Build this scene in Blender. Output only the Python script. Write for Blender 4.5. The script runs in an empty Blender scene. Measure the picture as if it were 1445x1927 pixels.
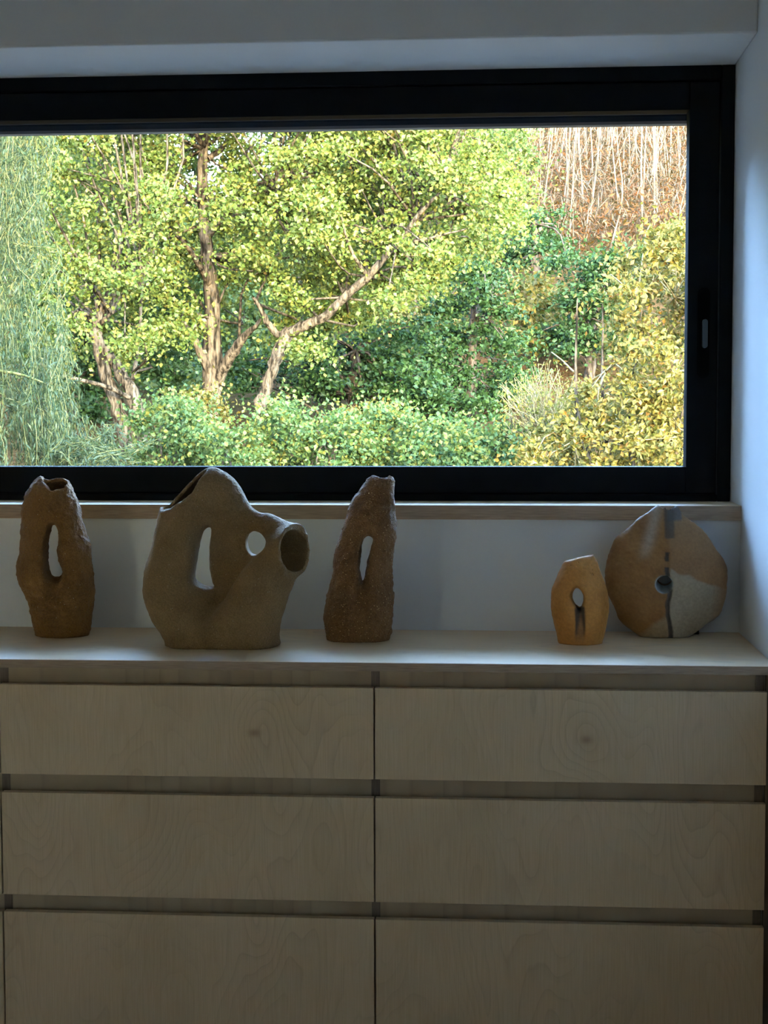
import bpy, bmesh, math
import numpy as np
from mathutils import Vector, Matrix

SC = bpy.context.scene
COL = SC.collection
R = math.radians
CZ = 1.417                      # eye height above the room floor

# ------------------------------------------------------------------ camera
F_PX, PITCH, YAW, ROLL = 2885.9, R(3.7732), R(4.1792), R(0.1327)
sp, cp, sy, cy = math.sin(PITCH), math.cos(PITCH), math.sin(YAW), math.cos(YAW)
_r0 = Vector((cy, sy, 0)); _u0 = Vector((-sy*sp, cy*sp, cp)); FWD = Vector((-sy*cp, cy*cp, -sp))
RIGHT = _r0*math.cos(ROLL) - _u0*math.sin(ROLL)
UP = _r0*math.sin(ROLL) + _u0*math.cos(ROLL)
cam = bpy.data.cameras.new('camera')
cam.sensor_fit = 'VERTICAL'; cam.sensor_height = 36.0
cam.lens = F_PX/1927*36.0
cam.clip_start = 0.05; cam.clip_end = 500
cam_o = bpy.data.objects.new('camera', cam); COL.objects.link(cam_o)
m = Matrix((RIGHT, UP, -FWD)).transposed().to_4x4(); m.translation = (0, 0, CZ)
cam_o.matrix_world = m
SC.camera = cam_o

# ------------------------------------------------------------------ sky, sun, exposure
SUN_EL, SUN_AZ = R(10.0), R(164.0)       # low sun behind the house, to the right
w = bpy.data.worlds.new('sky'); SC.world = w; w.use_nodes = True
nt = w.node_tree; bg = nt.nodes['Background']
sky = nt.nodes.new('ShaderNodeTexSky'); sky.sky_type = 'NISHITA'; sky.sun_disc = False
sky.sun_elevation = R(22); sky.sun_rotation = SUN_AZ; sky.altitude = 50
sky.air_density = 1.0; sky.dust_density = 0.6; sky.ozone_density = 3.0
nt.links.new(sky.outputs[0], bg.inputs[0]); bg.inputs[1].default_value = 18.0
sun = bpy.data.lights.new('sun', 'SUN'); sun.energy = 31.0; sun.color = (1.0, 0.78, 0.40); sun.angle = R(0.6)
sun_o = bpy.data.objects.new('sun', sun); COL.objects.link(sun_o)
SUN_DIR = Vector((math.sin(SUN_AZ)*math.cos(SUN_EL), math.cos(SUN_AZ)*math.cos(SUN_EL), math.sin(SUN_EL)))
sun_o.rotation_euler = SUN_DIR.to_track_quat('Z', 'Y').to_euler(); sun_o.location = (6, -12, 9)
vs = SC.view_settings
vs.view_transform = 'Standard'; vs.look = 'None'; vs.exposure = 0.0; vs.gamma = 1.0; vs.use_curve_mapping = False

# ------------------------------------------------------------------ helpers
def at(u, v, Y):
    """world point on the vertical plane y = Y seen at pixel (u, v)"""
    d = FWD + RIGHT*((u-722.5)/F_PX) - UP*((v-963.5)/F_PX)
    t = Y/d.y
    return Vector((d.x*t, Y, CZ + d.z*t))

def tag(o, label=None, cat=None, group=None, kind=None):
    if label: o['label'] = label
    if cat: o['category'] = cat
    if group: o['group'] = group
    if kind: o['kind'] = kind
    return o

def empty(name, loc, label=None, cat=None, group=None, kind=None):
    o = bpy.data.objects.new(name, None); COL.objects.link(o); o.location = loc
    o.empty_display_size = 0.05
    return tag(o, label, cat, group, kind)

def link(name, me, mat=None, parent=None):
    o = bpy.data.objects.new(name, me); COL.objects.link(o)
    if mat is not None and len(me.materials) == 0: me.materials.append(mat)
    if parent is not None:
        o.parent = parent
        if parent.parent is not None:
            o.matrix_parent_inverse = Matrix.Translation(-(parent.location))
        if parent.type == 'EMPTY' or parent.location.length > 0:
            o.matrix_parent_inverse = Matrix.Translation(-Vector(parent.location))
    return o

def box(name, lo, hi, mat, parent=None, bevel=0.0, seg=2, kind=None):
    bm = bmesh.new(); bmesh.ops.create_cube(bm, size=1.0)
    lo, hi = Vector(lo), Vector(hi); c = (lo+hi)/2; s = hi-lo
    for vtx in bm.verts: vtx.co = Vector((vtx.co.x*s.x, vtx.co.y*s.y, vtx.co.z*s.z)) + c
    if bevel > 0:
        bmesh.ops.bevel(bm, geom=bm.edges[:], offset=bevel, segments=seg, profile=0.5, affect='EDGES')
    me = bpy.data.meshes.new(name); bm.to_mesh(me); bm.free()
    o = link(name, me, mat, parent)
    if kind: o['kind'] = kind
    return o

def np_mesh(name, verts, faces, smooth=True):
    verts = np.asarray(verts, np.float32); faces = np.asarray(faces, np.int32)
    me = bpy.data.meshes.new(name); nf, k = faces.shape
    me.vertices.add(len(verts)); me.vertices.foreach_set('co', verts.ravel())
    me.loops.add(nf*k); me.loops.foreach_set('vertex_index', faces.ravel())
    me.polygons.add(nf); me.polygons.foreach_set('loop_start', np.arange(0, nf*k, k, dtype=np.int32))
    me.polygons.foreach_set('use_smooth', np.full(nf, smooth))
    me.update(); me.validate()
    return me

def tube_arrays(pts, rad, n=8, jitter=0.0, rng=None):
    pts = np.array([tuple(p) for p in pts], float); rad = np.array(rad, float)
    k = len(pts); tan = np.gradient(pts, axis=0); tan /= np.linalg.norm(tan, axis=1)[:, None]+1e-9
    ref = np.array([1.0, 0, 0]) if abs(tan[0][0]) < 0.8 else np.array([0, 1.0, 0])
    V = []
    for i in range(k):
        a = np.cross(tan[i], ref); a /= np.linalg.norm(a)+1e-9; b = np.cross(tan[i], a); ref = -np.cross(tan[i], a) if False else ref
        th = np.arange(n)*2*np.pi/n
        rr = rad[i]*(1 + (rng.normal(0, jitter, n) if jitter and rng is not None else 0))
        V.append(pts[i] + (np.cos(th)*rr)[:, None]*a + (np.sin(th)*rr)[:, None]*b)
    V = np.concatenate(V); Fc = []
    for i in range(k-1):
        for j in range(n):
            Fc.append((i*n+j, i*n+(j+1) % n, (i+1)*n+(j+1) % n, (i+1)*n+j))
    return V, np.array(Fc, np.int32)

def resample(pts, m):
    pts = np.array([tuple(p) for p in pts], float)
    P = np.vstack([2*pts[0]-pts[1], pts, 2*pts[-1]-pts[-2]]); out = []
    n = len(pts)-1
    for t in np.linspace(0, n, m):
        i = min(int(t), n-1); f = t-i; a, b, c, d = P[i], P[i+1], P[i+2], P[i+3]
        out.append(0.5*((2*b)+(c-a)*f+(2*a-5*b+4*c-d)*f*f+(3*b-a-3*c+d)*f**3))
    return np.array(out)

def join_arrays(lst):
    V, Fc, o = [], [], 0
    for v, f in lst:
        V.append(v); Fc.append(f+o); o += len(v)
    return np.concatenate(V), np.concatenate(Fc)

# ------------------------------------------------------------------ materials
class NT:
    def __init__(s, name):
        s.m = bpy.data.materials.new(name); s.m.use_nodes = True; s.t = s.m.node_tree
        s.b = s.t.nodes['Principled BSDF']
    def n(s, typ, **kw):
        nd = s.t.nodes.new(typ)
        for k, v in kw.items(): setattr(nd, k, v)
        return nd
    def l(s, a, b): s.t.links.new(a, b)
    def pos(s): return s.n('ShaderNodeNewGeometry').outputs['Position']
    def mapping(s, vec, scale, loc=(0, 0, 0), rot=(0, 0, 0)):
        mp = s.n('ShaderNodeMapping'); mp.inputs['Scale'].default_value = scale; mp.inputs['Location'].default_value = loc
        mp.inputs['Rotation'].default_value = rot
        s.l(vec, mp.inputs['Vector']); return mp.outputs[0]
    def noise(s, vec, scale, detail=3, rough=0.5, dist=0.0):
        nd = s.n('ShaderNodeTexNoise'); s.l(vec, nd.inputs['Vector'])
        nd.inputs['Scale'].default_value = scale; nd.inputs['Detail'].default_value = detail
        nd.inputs['Roughness'].default_value = rough; nd.inputs['Distortion'].default_value = dist
        return nd.outputs['Fac']
    def math(s, op, a, b=None, c=None):
        nd = s.n('ShaderNodeMath', operation=op)
        for i, x in enumerate((a, b, c)):
            if x is None: continue
            if isinstance(x, (int, float)): nd.inputs[i].default_value = x
            else: s.l(x, nd.inputs[i])
        return nd.outputs[0]
    def ramp(s, fac, stops):
        nd = s.n('ShaderNodeValToRGB'); cr = nd.color_ramp
        while len(cr.elements) < len(stops): cr.elements.new(0.5)
        for e, (p, c) in zip(cr.elements, stops):
            e.position = p; e.color = (*c, 1) if len(c) == 3 else c
        s.l(fac, nd.inputs[0]); return nd.outputs[0]
    def mix(s, fac, a, b, mode='MIX'):
        nd = s.n('ShaderNodeMix', data_type='RGBA', blend_type=mode)
        for i, x in ((0, fac), (6, a), (7, b)):
            if isinstance(x, (int, float)): nd.inputs[i].default_value = x
            elif isinstance(x, tuple): nd.inputs[i].default_value = (*x, 1)
            else: s.l(x, nd.inputs[i])
        return nd.outputs[2]
    def bump(s, h, strength=0.3, dist=0.002):
        nd = s.n('ShaderNodeBump'); nd.inputs['Strength'].default_value = strength; nd.inputs['Distance'].default_value = dist
        s.l(h, nd.inputs['Height']); s.l(nd.outputs[0], s.b.inputs['Normal'])
    def set(s, **kw):
        for k, v in kw.items():
            k = k.replace('_', ' ')
            if isinstance(v, tuple): s.b.inputs[k].default_value = (*v, 1) if len(v) == 3 else v
            else: s.b.inputs[k].default_value = v
        return s
    def col(s, out): s.l(out, s.b.inputs['Base Color'])

def mat_plain(name, col, rough=0.6, noise_amt=0.06, nscale=8, bump=0.0):
    M = NT(name); p = M.pos(); f = M.noise(p, nscale, 4)
    a = tuple(c*(1-noise_amt) for c in col); b = tuple(min(1, c*(1+noise_amt)) for c in col)
    M.col(M.ramp(f, [(0.3, a), (0.7, b)])); M.set(Roughness=rough)
    if bump: M.bump(M.noise(p, 220, 2), bump, 0.001)
    return M.m

MAT = {}
MAT['wall'] = mat_plain('white_paint', (0.80, 0.80, 0.785), 0.75, 0.02, 5, 0.08)
MAT['ceil'] = mat_plain('ceiling_paint', (0.80, 0.80, 0.79), 0.8, 0.02, 4, 0.0)
MAT['floor'] = mat_plain('floor_boards', (0.46, 0.29, 0.15), 0.45, 0.15, 6, 0.05)
MAT['render'] = mat_plain('exterior_render', (0.62, 0.58, 0.50), 0.9, 0.06, 3, 0.1)
MAT['frame'] = mat_plain('black_powder_coat', (0.008, 0.009, 0.011), 0.65, 0.1, 30, 0.05)
MAT['frame'].node_tree.nodes['Principled BSDF'].inputs['Specular IOR Level'].default_value = 0.04
MAT['frame2'] = mat_plain('black_seal', (0.004, 0.004, 0.004), 0.7, 0.1, 30)
MAT['frame2'].node_tree.nodes['Principled BSDF'].inputs['Specular IOR Level'].default_value = 0.0
MAT['handle'] = mat_plain('dark_handle_metal', (0.035, 0.042, 0.045), 0.32, 0.1, 30)
MAT['beige'] = mat_plain('beige_lintel', (0.121, 0.099, 0.066), 0.8, 0.08, 12)
MAT['block'] = mat_plain('dark_plastic', (0.012, 0.011, 0.010), 0.5, 0.1, 30)
MAT['gap'] = mat_plain('cabinet_inside', (0.16, 0.10, 0.055), 0.8, 0.1, 10)

def mat_ply(name, along, knots=(), dark=1.0, seed=0.0, rough=0.42):
    """birch plywood face: contour-line grain stretched along one axis, faint knots"""
    M = NT(name); p = M.pos()
    sep = M.n('ShaderNodeSeparateXYZ'); M.l(p, sep.inputs[0])
    cmb = M.n('ShaderNodeCombineXYZ')
    if along == 'z':
        M.l(sep.outputs[0], cmb.inputs[0]); M.l(sep.outputs[2], cmb.inputs[1])
    else:
        M.l(sep.outputs[1], cmb.inputs[0]); M.l(sep.outputs[0], cmb.inputs[1])
    cmb.inputs[2].default_value = seed
    v = cmb.outputs[0]
    warp = M.noise(M.mapping(v, (9, 3.2, 1)), 1.0, 2)
    field = M.noise(M.mapping(v, (3.6, 1.15, 1.0)), 1.0, 2.0, 0.45)
    field = M.math('ADD', field, M.math('MULTIPLY', warp, 0.12))
    for (kx, kz, amp, rad) in knots:
        dx = M.math('SUBTRACT', sep.outputs[0], kx); dz = M.math('MULTIPLY', M.math('SUBTRACT', sep.outputs[2], kz), 0.62)
        r2 = M.math('ADD', M.math('MULTIPLY', dx, dx), M.math('MULTIPLY', dz, dz))
        g = M.math('POWER', 2.718, M.math('MULTIPLY', r2, -1.0/(rad*rad)))
        field = M.math('ADD', field, M.math('MULTIPLY', g, amp))
    ring = M.math('FRACT', M.math('MULTIPLY', field, 36.0))
    line = M.ramp(ring, [(0.0, (1, 1, 1)), (0.55, (0.93, 0.93, 0.93)), (0.86, (0.45, 0.45, 0.45)), (0.93, (0.0, 0.0, 0.0)), (1.0, (1, 1, 1))])
    lmask = M.noise(M.mapping(v, (4, 2.0, 1), (3.1, 1.7, 0)), 1.0, 2)
    lm = M.ramp(lmask, [(0.40, (0, 0, 0)), (0.62, (1, 1, 1))])
    fine = M.noise(M.mapping(v, (420, 9, 1)), 1.0, 3, 0.6)
    blotch = M.noise(M.mapping(v, (5, 3, 1), (9, 4, 2)), 1.0, 3)
    base = M.ramp(blotch, [(0.3, (0.58*dark, 0.395*dark, 0.200*dark)), (0.55, (0.65*dark, 0.455*dark, 0.245*dark)), (0.75, (0.67*dark, 0.450*dark, 0.250*dark))])
    c = M.mix(M.math('MULTIPLY', M.math('SUBTRACT', 1.0, line), M.math('MULTIPLY_ADD', lm, 0.34, 0.10)), base, (0.36*dark, 0.225*dark, 0.12*dark))
    c = M.mix(0.22, c, M.ramp(fine, [(0.3, (0.42*dark, 0.30*dark, 0.18*dark)), (0.7, (0.76*dark, 0.62*dark, 0.44*dark))]))
    for (kx, kz, amp, rad) in knots:
        dx = M.math('SUBTRACT', sep.outputs[0], kx); dz = M.math('MULTIPLY', M.math('SUBTRACT', sep.outputs[2], kz-0.006), 1.5)
        r2 = M.math('ADD', M.math('MULTIPLY', dx, dx), M.math('MULTIPLY', dz, dz))
        g = M.math('POWER', 2.718, M.math('MULTIPLY', r2, -1.0/(0.013**2)))
        c = M.mix(M.math('MULTIPLY', g, 0.55), c, (0.24*dark, 0.115*dark, 0.05*dark))
    M.col(c); M.set(Roughness=rough); M.b.inputs['Specular IOR Level'].default_value = 0.5
    M.bump(fine, 0.05, 0.0005)
    return M.m

def mat_ply_edge(name, axis, z0, layer, k_=1.0):
    M = NT(name); p = M.pos(); sep = M.n('ShaderNodeSeparateXYZ'); M.l(p, sep.inputs[0])
    i = {'x': 0, 'y': 1, 'z': 2}[axis]
    k = M.math('MULTIPLY', M.math('SUBTRACT', sep.outputs[i], z0), 1.0/(2*layer))
    tri = M.math('PINGPONG', k, 0.5)
    strip = M.noise(M.mapping(p, tuple(25 if j != i else 500 for j in range(3))), 1.0, 3)
    c = M.ramp(tri, [(0.10, (0.46, 0.32, 0.20)), (0.24, (0.52, 0.38, 0.24)), (0.27, (0.10, 0.055, 0.028)), (0.31, (0.30, 0.185, 0.105)), (0.5, (0.34, 0.22, 0.13))])
    c = M.mix(0.45, c, M.ramp(strip, [(0.3, (0.14, 0.08, 0.045)), (0.7, (0.52, 0.37, 0.24))]))
    M.col(M.mix(1.0, c, (k_, k_, k_), 'MULTIPLY')); M.set(Roughness=0.6); return M.m

K1 = at(478, 1374, 3.1222); K2 = at(1103, 1387, 3.1222)
KN = ((K1.x, K1.z, 0.16, 0.055), (K2.x, K2.z, 0.16, 0.055))
MAT['ply'] = mat_ply('birch_ply_face', 'z', KN, 0.97)
MAT['plytop'] = mat_ply('birch_ply_top', 'x', (), 1.28, 3.7, 0.33)
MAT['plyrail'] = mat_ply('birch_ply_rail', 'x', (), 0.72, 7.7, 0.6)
MAT['edge_sill'] = mat_ply_edge('ply_edge_sill', 'z', 1.1625, 0.00155)
MAT['edge_top'] = mat_ply_edge('ply_edge_top', 'z', 0.882, 0.0014)
MAT['edge_div'] = mat_ply_edge('ply_edge_divider', 'x', -0.2585, 0.0015, 0.5)

# glass: clear pane with a faint mirror
M = NT('window_glass'); M.t.nodes.remove(M.b)
tr = M.n('ShaderNodeBsdfTransparent'); tr.inputs[0].default_value = (0.975, 0.985, 0.98, 1)
gl = M.n('ShaderNodeBsdfGlossy'); gl.inputs['Roughness'].default_value = 0.02
fr = M.n('ShaderNodeFresnel'); fr.inputs[0].default_value = 1.35
mx = M.n('ShaderNodeMixShader'); M.l(fr.outputs[0], mx.inputs[0]); M.l(tr.outputs[0], mx.inputs[1]); M.l(gl.outputs[0], mx.inputs[2])
M.l(mx.outputs[0], M.t.nodes['Material Output'].inputs[0]); MAT['glass'] = M.m

def mat_leaf(name, stops, trans=0.35, rough=0.5):
    """per-leaf colour variation, light passing through thin leaves"""
    M = NT(name); M.t.nodes.remove(M.b)
    rnd = M.n('ShaderNodeNewGeometry').outputs['Random Per Island']
    c = M.ramp(rnd, stops)
    d = M.n('ShaderNodeBsdfDiffuse'); t = M.n('ShaderNodeBsdfTranslucent'); g = M.n('ShaderNodeBsdfGlossy')
    g.inputs['Roughness'].default_value = rough; g.inputs[0].default_value = (0.9, 0.9, 0.85, 1)
    M.l(c, d.inputs[0]); M.l(c, t.inputs[0])
    m1 = M.n('ShaderNodeMixShader'); m1.inputs[0].default_value = trans
    M.l(d.outputs[0], m1.inputs[1]); M.l(t.outputs[0], m1.inputs[2])
    m2 = M.n('ShaderNodeMixShader'); m2.inputs[0].default_value = 0.008
    M.l(m1.outputs[0], m2.inputs[1]); M.l(g.outputs[0], m2.inputs[2])
    M.l(m2.outputs[0], M.t.nodes['Material Output'].inputs[0])
    return M.m

def mat_bark(name, dark, light, scale=14):
    M = NT(name); p = M.pos()
    f = M.noise(M.mapping(p, (1, 1, 0.22)), scale, 5, 0.65)
    M.col(M.ramp(f, [(0.40, dark), (0.60, light)])); M.set(Roughness=0.95); M.b.inputs['Specular IOR Level'].default_value = 0.0; M.bump(f, 1.0, 0.05)
    return M.m

# ------------------------------------------------------------------ the room
XR, YL, YS, YF, YU = 0.5659, 3.5955, 3.5849, 3.7524, 3.4469
ZSOF, ZS, ZSB, ZC = 2.2352, 1.1963, 1.1625, 0.9001
XL, YB, ZCEIL, YO = -4.2, -2.6, 2.62, 4.00
XWL = -2.75                                        # far left end of the window opening
st = 'structure'
box('floor', (XL, YB, -0.12), (XR, YO, 0.0), MAT['floor'], kind=st)
box('ceiling', (XL, YB, ZCEIL), (XR, YO, ZCEIL+0.15), MAT['ceil'], kind=st)
box('wall_right', (XR, YB, -0.12), (XR+0.32, YO, ZCEIL+0.15), MAT['wall'], kind=st)
box('wall_left', (XL-0.3, YB, -0.12), (XL, YO, ZCEIL+0.15), MAT['wall'], kind=st)
RX0, RX1, RZ0, RZ1 = -4.08, -3.74, 1.0, 1.5           # unseen rear window, added so low sun brings warm bounce into the room
wr = empty('wall_rear', (-1.8, YB, 0), kind=st)
for lo, hi in (((XL, -0.12), (RX0, ZCEIL+0.15)), ((RX1, -0.12), (XR, ZCEIL+0.15)), ((RX0, -0.12), (RX1, RZ0)), ((RX0, RZ1), (RX1, ZCEIL+0.15))):
    box('wall_piece', (lo[0], YB-0.3, lo[1]), (hi[0], YB, hi[1]), MAT['wall'], wr)
w2 = empty('added_fill_window', ((RX0+RX1)/2, YB-0.15, RZ0), kind=st)
for lo, hi in (((RX0, RZ0), (RX0+0.05, RZ1)), ((RX1-0.05, RZ0), (RX1, RZ1)), ((RX0+0.05, RZ0), (RX1-0.05, RZ0+0.05)), ((RX0+0.05, RZ1-0.05), (RX1-0.05, RZ1))):
    box('frame_bar', (lo[0], YB-0.18, lo[1]), (hi[0], YB-0.12, hi[1]), MAT['frame'], w2)
box('wall_below_window', (XL, YL, 0.0), (XR, YO, ZSB), MAT['wall'], kind=st)
box('wall_above_window', (XL, YU, ZSOF), (XR, YO, ZCEIL), MAT['wall'], bevel=0.005, kind=st)
box('wall_beside_window', (XL, YL, ZSB), (XWL, YO, ZSOF), MAT['wall'], kind=st)
# pitched roof over the room (it keeps the low sun off the near garden)
rv = [(XL-0.6, YB-0.9, 2.75), (XR+0.6, YB-0.9, 2.75), (XR+0.6, YO+0.35, 2.75), (XL-0.6, YO+0.35, 2.75), (XL-0.6, 0.6, 4.9), (XR+0.6, 0.6, 4.9)]
me = bpy.data.meshes.new('roof'); me.from_pydata(rv, [], [(0, 1, 2, 3), (0, 4, 5, 1), (3, 2, 5, 4), (0, 3, 4), (1, 5, 2)]); me.update()
tag(link('roof', me, MAT['render']), kind=st)

box('pane', (RX0+0.048, YB-0.153, RZ0+0.048), (RX1-0.048, YB-0.147, RZ1-0.048), MAT['glass'], w2)

# window sill board
sill = empty('window_sill', (-1.1, YS, ZSB), kind=st)
box('sill_board', (XWL, YS+0.0012, ZSB), (XR, YF+0.01, ZS), MAT['plytop'], sill, 0.0006, 1)
box('front_edge', (XWL, YS, ZSB+0.0005), (XR-0.0002, YS+0.0014, ZS-0.0006), MAT['edge_sill'], sill)

# window: fixed outer frame, sash, pane, recessed handle
win = empty('window_1', (-1.1, YF, ZS), kind=st)
FW = 0.031
def frame_ring(name, x0, x1, z0, z1, wl, wr, wb, wt, y0, y1, mat, bev=0.0015):
    box(name+'_stile', (x1-wr, y0, z0), (x1, y1, z1), mat, win, bev, 1)
    box(name+'_stile', (x0, y0, z0), (x0+wl, y1, z1), mat, win, bev, 1)
    box(name+'_rail', (x0+wl, y0, z0), (x1-wr, y1, z0+wb), mat, win, bev, 1)
    box(name+'_rail', (x0+wl, y0, z1-wt), (x1-wr, y1, z1), mat, win, bev, 1)
frame_ring('outer_frame', XWL, XR-0.0015, ZS, ZSOF, FW, FW, 0.0165, 0.034, YF, YF+0.115, MAT['frame'])
SX1, SZ0, SZ1 = XR-0.0015-FW-0.003, ZS+0.0165+0.003, ZSOF-0.034-0.003
sg = at(1290.5, 876, YF+0.004)
GZ0 = at(900, 878.5, YF+0.004).z; GZ1 = at(1200, 208, YF+0.004).z; GX1 = sg.x
frame_ring('sash', XWL+FW+0.003, SX1, SZ0, SZ1, 0.08, SX1-GX1, GZ0-SZ0, SZ1-GZ1, YF+0.004, YF+0.062, MAT['frame'])
box('seal', (XWL+FW, YF+0.03, ZS+0.016), (XR-FW-0.0015, YF+0.05, SZ0+0.004), MAT['frame2'], win)
box('pane', (XWL+FW+0.078, YF+0.040, GZ0-0.004), (GX1+0.004, YF+0.046, GZ1+0.004), MAT['glass'], win)
e1 = at(1200, 228.5, YO-0.07).z; e2 = at(1200, 235.5, YO-0.01).z
box('exterior_lintel', (XWL, YO-0.07, e1), (XR, YO-0.03, ZSOF+0.0), MAT['frame'], win)
box('lintel_trim', (XWL, YO-0.03, e2), (XR, YO+0.01, ZSOF+0.0), MAT['beige'], win)
# recessed pull: rounded slot plate with a lever in it
def stadium(name, cx, z0, z1, hw, y0, y1, mat, parent, n=12):
    pts = []
    for i in range(n+1):
        a = math.pi*i/n; pts.append((cx+hw*math.cos(a), z1-hw+hw*math.sin(a)))
    for i in range(n+1):
        a = math.pi+math.pi*i/n; pts.append((cx+hw*math.cos(a), z0+hw+hw*math.sin(a)))
    bm = bmesh.new(); f0 = [bm.verts.new((x, y0, z)) for x, z in pts]; f1 = [bm.verts.new((x, y1, z)) for x, z in pts]
    bm.faces.new(f0); bm.faces.new(f1[::-1]); k = len(pts)
    for i in range(k): bm.faces.new((f0[(i+1) % k], f0[i], f1[i], f1[(i+1) % k]))
    bmesh.ops.recalc_face_normals(bm, faces=bm.faces[:])
    me = bpy.data.meshes.new(name); bm.to_mesh(me); bm.free(); return link(name, me, mat, parent)
h0 = at(1323, 712, YF); h1 = at(1323, 541, YF)
plate = stadium('handle_plate', h0.x, h0.z, h1.z, 0.0145, YF+0.0015, YF+0.006, MAT['frame2'], win)
l0 = at(1325.5, 655, YF); l1 = at(1326, 601, YF)
lev = stadium('lever', l0.x, l0.z, l1.z, 0.0062, YF-0.009, YF+0.003, MAT['handle'], win)

# ------------------------------------------------------------------ fitted drawer unit under the window
YC = 3.1222; YK = YC+0.038                              # drawer fronts; carcass front behind them
XD = [-1.8460, -1.0400, -0.2495, 0.5505]
ZD = [(0.8464, 0.6555), (0.6164, 0.3965), (0.3597, 0.1030)]
unit = empty('drawer_unit', (-0.6, YC+0.2, 0.0), 'fitted birch plywood drawer unit below the window with push gaps instead of handles', 'drawer unit')
for i in range(3):
    x0, x1 = XD[i]+0.0016, XD[i+1]-0.0016
    for (zt, zb) in ZD:
        box('drawer_front', (x0, YC, zb), (x1, YC+0.018, zt), MAT['ply'], unit, 0.0009, 2)
for i, x in enumerate(XD):
    if i in (1, 2): a, b = x-0.009, x+0.009
    else: a, b = (x+0.001, x+0.019) if i == 0 else (x-0.0185, x-0.0005)
    pn = box('upright_panel', (a, YK+0.0012, 0.08), (b, YL-0.004, 0.8815), MAT['plyrail'], unit)
    box('panel_edge', (a, YK, 0.08), (b, YK+0.0014, 0.8812), MAT['edge_div'], pn)
for i in range(3):
    a, b = XD[i]+(0.019 if i == 0 else 0.009), XD[i+1]-(0.0185 if i == 2 else 0.009)
    for (zt, zb) in ((0.8815, 0.824), (0.672, 0.596), (0.413, 0.338)):
        box('rail', (a, YK+0.0006, zb), (b, YK+0.018, zt), MAT['plyrail'], unit)
box('plinth', (XD[0], YC+0.06, 0.0), (XR-0.001, YC+0.078, 0.08), MAT['plyrail'], unit)
box('filler_strip', (0.5512, YC+0.022, 0.0), (XR-0.0004, YC+0.040, 0.8815), MAT['gap'], unit)
top = empty('worktop', (-0.6, YC+0.2, 0.8822), 'pale birch plywood worktop across the drawers, with its layered edge showing', 'worktop')
box('board', (XD[0], 3.1172+0.0012, 0.8822), (XR-0.0004, YL, ZC), MAT['plytop'], top, 0.0005, 1)
box('front_edge', (XD[0], 3.1172, 0.8826), (XR-0.0006, 3.1172+0.0014, ZC-0.0006), MAT['edge_top'], top)

# ------------------------------------------------------------------ ceramic vases (implicit surfaces)
def vnoise(P, scale, seed):
    """smooth value noise on points P (N,3)"""
    rng = np.random.default_rng(seed); G = rng.random((32, 32, 32)).astype(np.float32)*2-1
    q = P*scale; i = np.floor(q).astype(np.int64); f = (q-i).astype(np.float32); f = f*f*(3-2*f); out = 0
    for dx in (0, 1):
        for dy in (0, 1):
            for dz in (0, 1):
                wgt = (f[..., 0] if dx else 1-f[..., 0])*(f[..., 1] if dy else 1-f[..., 1])*(f[..., 2] if dz else 1-f[..., 2])
                out = out + wgt*G[(i[..., 0]+dx) % 32, (i[..., 1]+dy) % 32, (i[..., 2]+dz) % 32]
    return out

def surface_nets(Fv, origin, h):
    ins = Fv > 0; n = np.array(Fv.shape); c = n-1
    cnt8 = np.zeros(c, np.int8)
    for dx in (0, 1):
        for dy in (0, 1):
            for dz in (0, 1): cnt8 += ins[dx:dx+c[0], dy:dy+c[1], dz:dz+c[2]]
    act = (cnt8 > 0) & (cnt8 < 8)
    acc = np.zeros((*c, 3), np.float32); cnt = np.zeros(c, np.float32)
    for a in range(3):
        b, d = (a+1) % 3, (a+2) % 3
        for o1 in (0, 1):
            for o2 in (0, 1):
                off = [0, 0, 0]; off[b] = o1; off[d] = o2; of2 = list(off); of2[a] = 1
                s0 = tuple(slice(off[k], off[k]+c[k]) for k in range(3)); s1 = tuple(slice(of2[k], of2[k]+c[k]) for k in range(3))
                cr = ins[s0] != ins[s1]; F0, F1 = Fv[s0], Fv[s1]
                t = np.where(cr, F0/np.where(cr, F0-F1, 1), 0)
                acc[..., a] += t; acc[..., b] += cr*o1; acc[..., d] += cr*o2; cnt += cr
    idx = np.full(c, -1, np.int64); idx[act] = np.arange(act.sum())
    cell = np.argwhere(act); V = (cell + acc[act]/cnt[act][:, None])*h + np.array(origin)
    faces = []
    for a in range(3):
        b, d = (a+1) % 3, (a+2) % 3
        sl0 = [slice(None)]*3; sl1 = [slice(None)]*3
        sl0[a] = slice(0, n[a]-1); sl1[a] = slice(1, n[a])
        cr = ins[tuple(sl0)] != ins[tuple(sl1)]
        e = np.argwhere(cr); e = e[(e[:, b] >= 1) & (e[:, b] < n[b]-1) & (e[:, d] >= 1) & (e[:, d] < n[d]-1)]
        up = ins[tuple(sl0)][tuple(e.T)]
        def cellid(db, dd):
            q = e.copy(); q[:, b] += db; q[:, d] += dd; return idx[tuple(q.T)]
        q = np.stack([cellid(-1, -1), cellid(0, -1), cellid(0, 0), cellid(-1, 0)], 1)
        q[~up] = q[~up][:, ::-1]; faces.append(q)
    return V, np.concatenate(faces)

def smooth_poly(P, it=2):
    P = np.array(P, float)
    for _ in range(it):
        Q = np.roll(P, -1, 0); P = np.stack([0.75*P+0.25*Q, 0.25*P+0.75*Q], 1).reshape(-1, 2)
    return P

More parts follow.
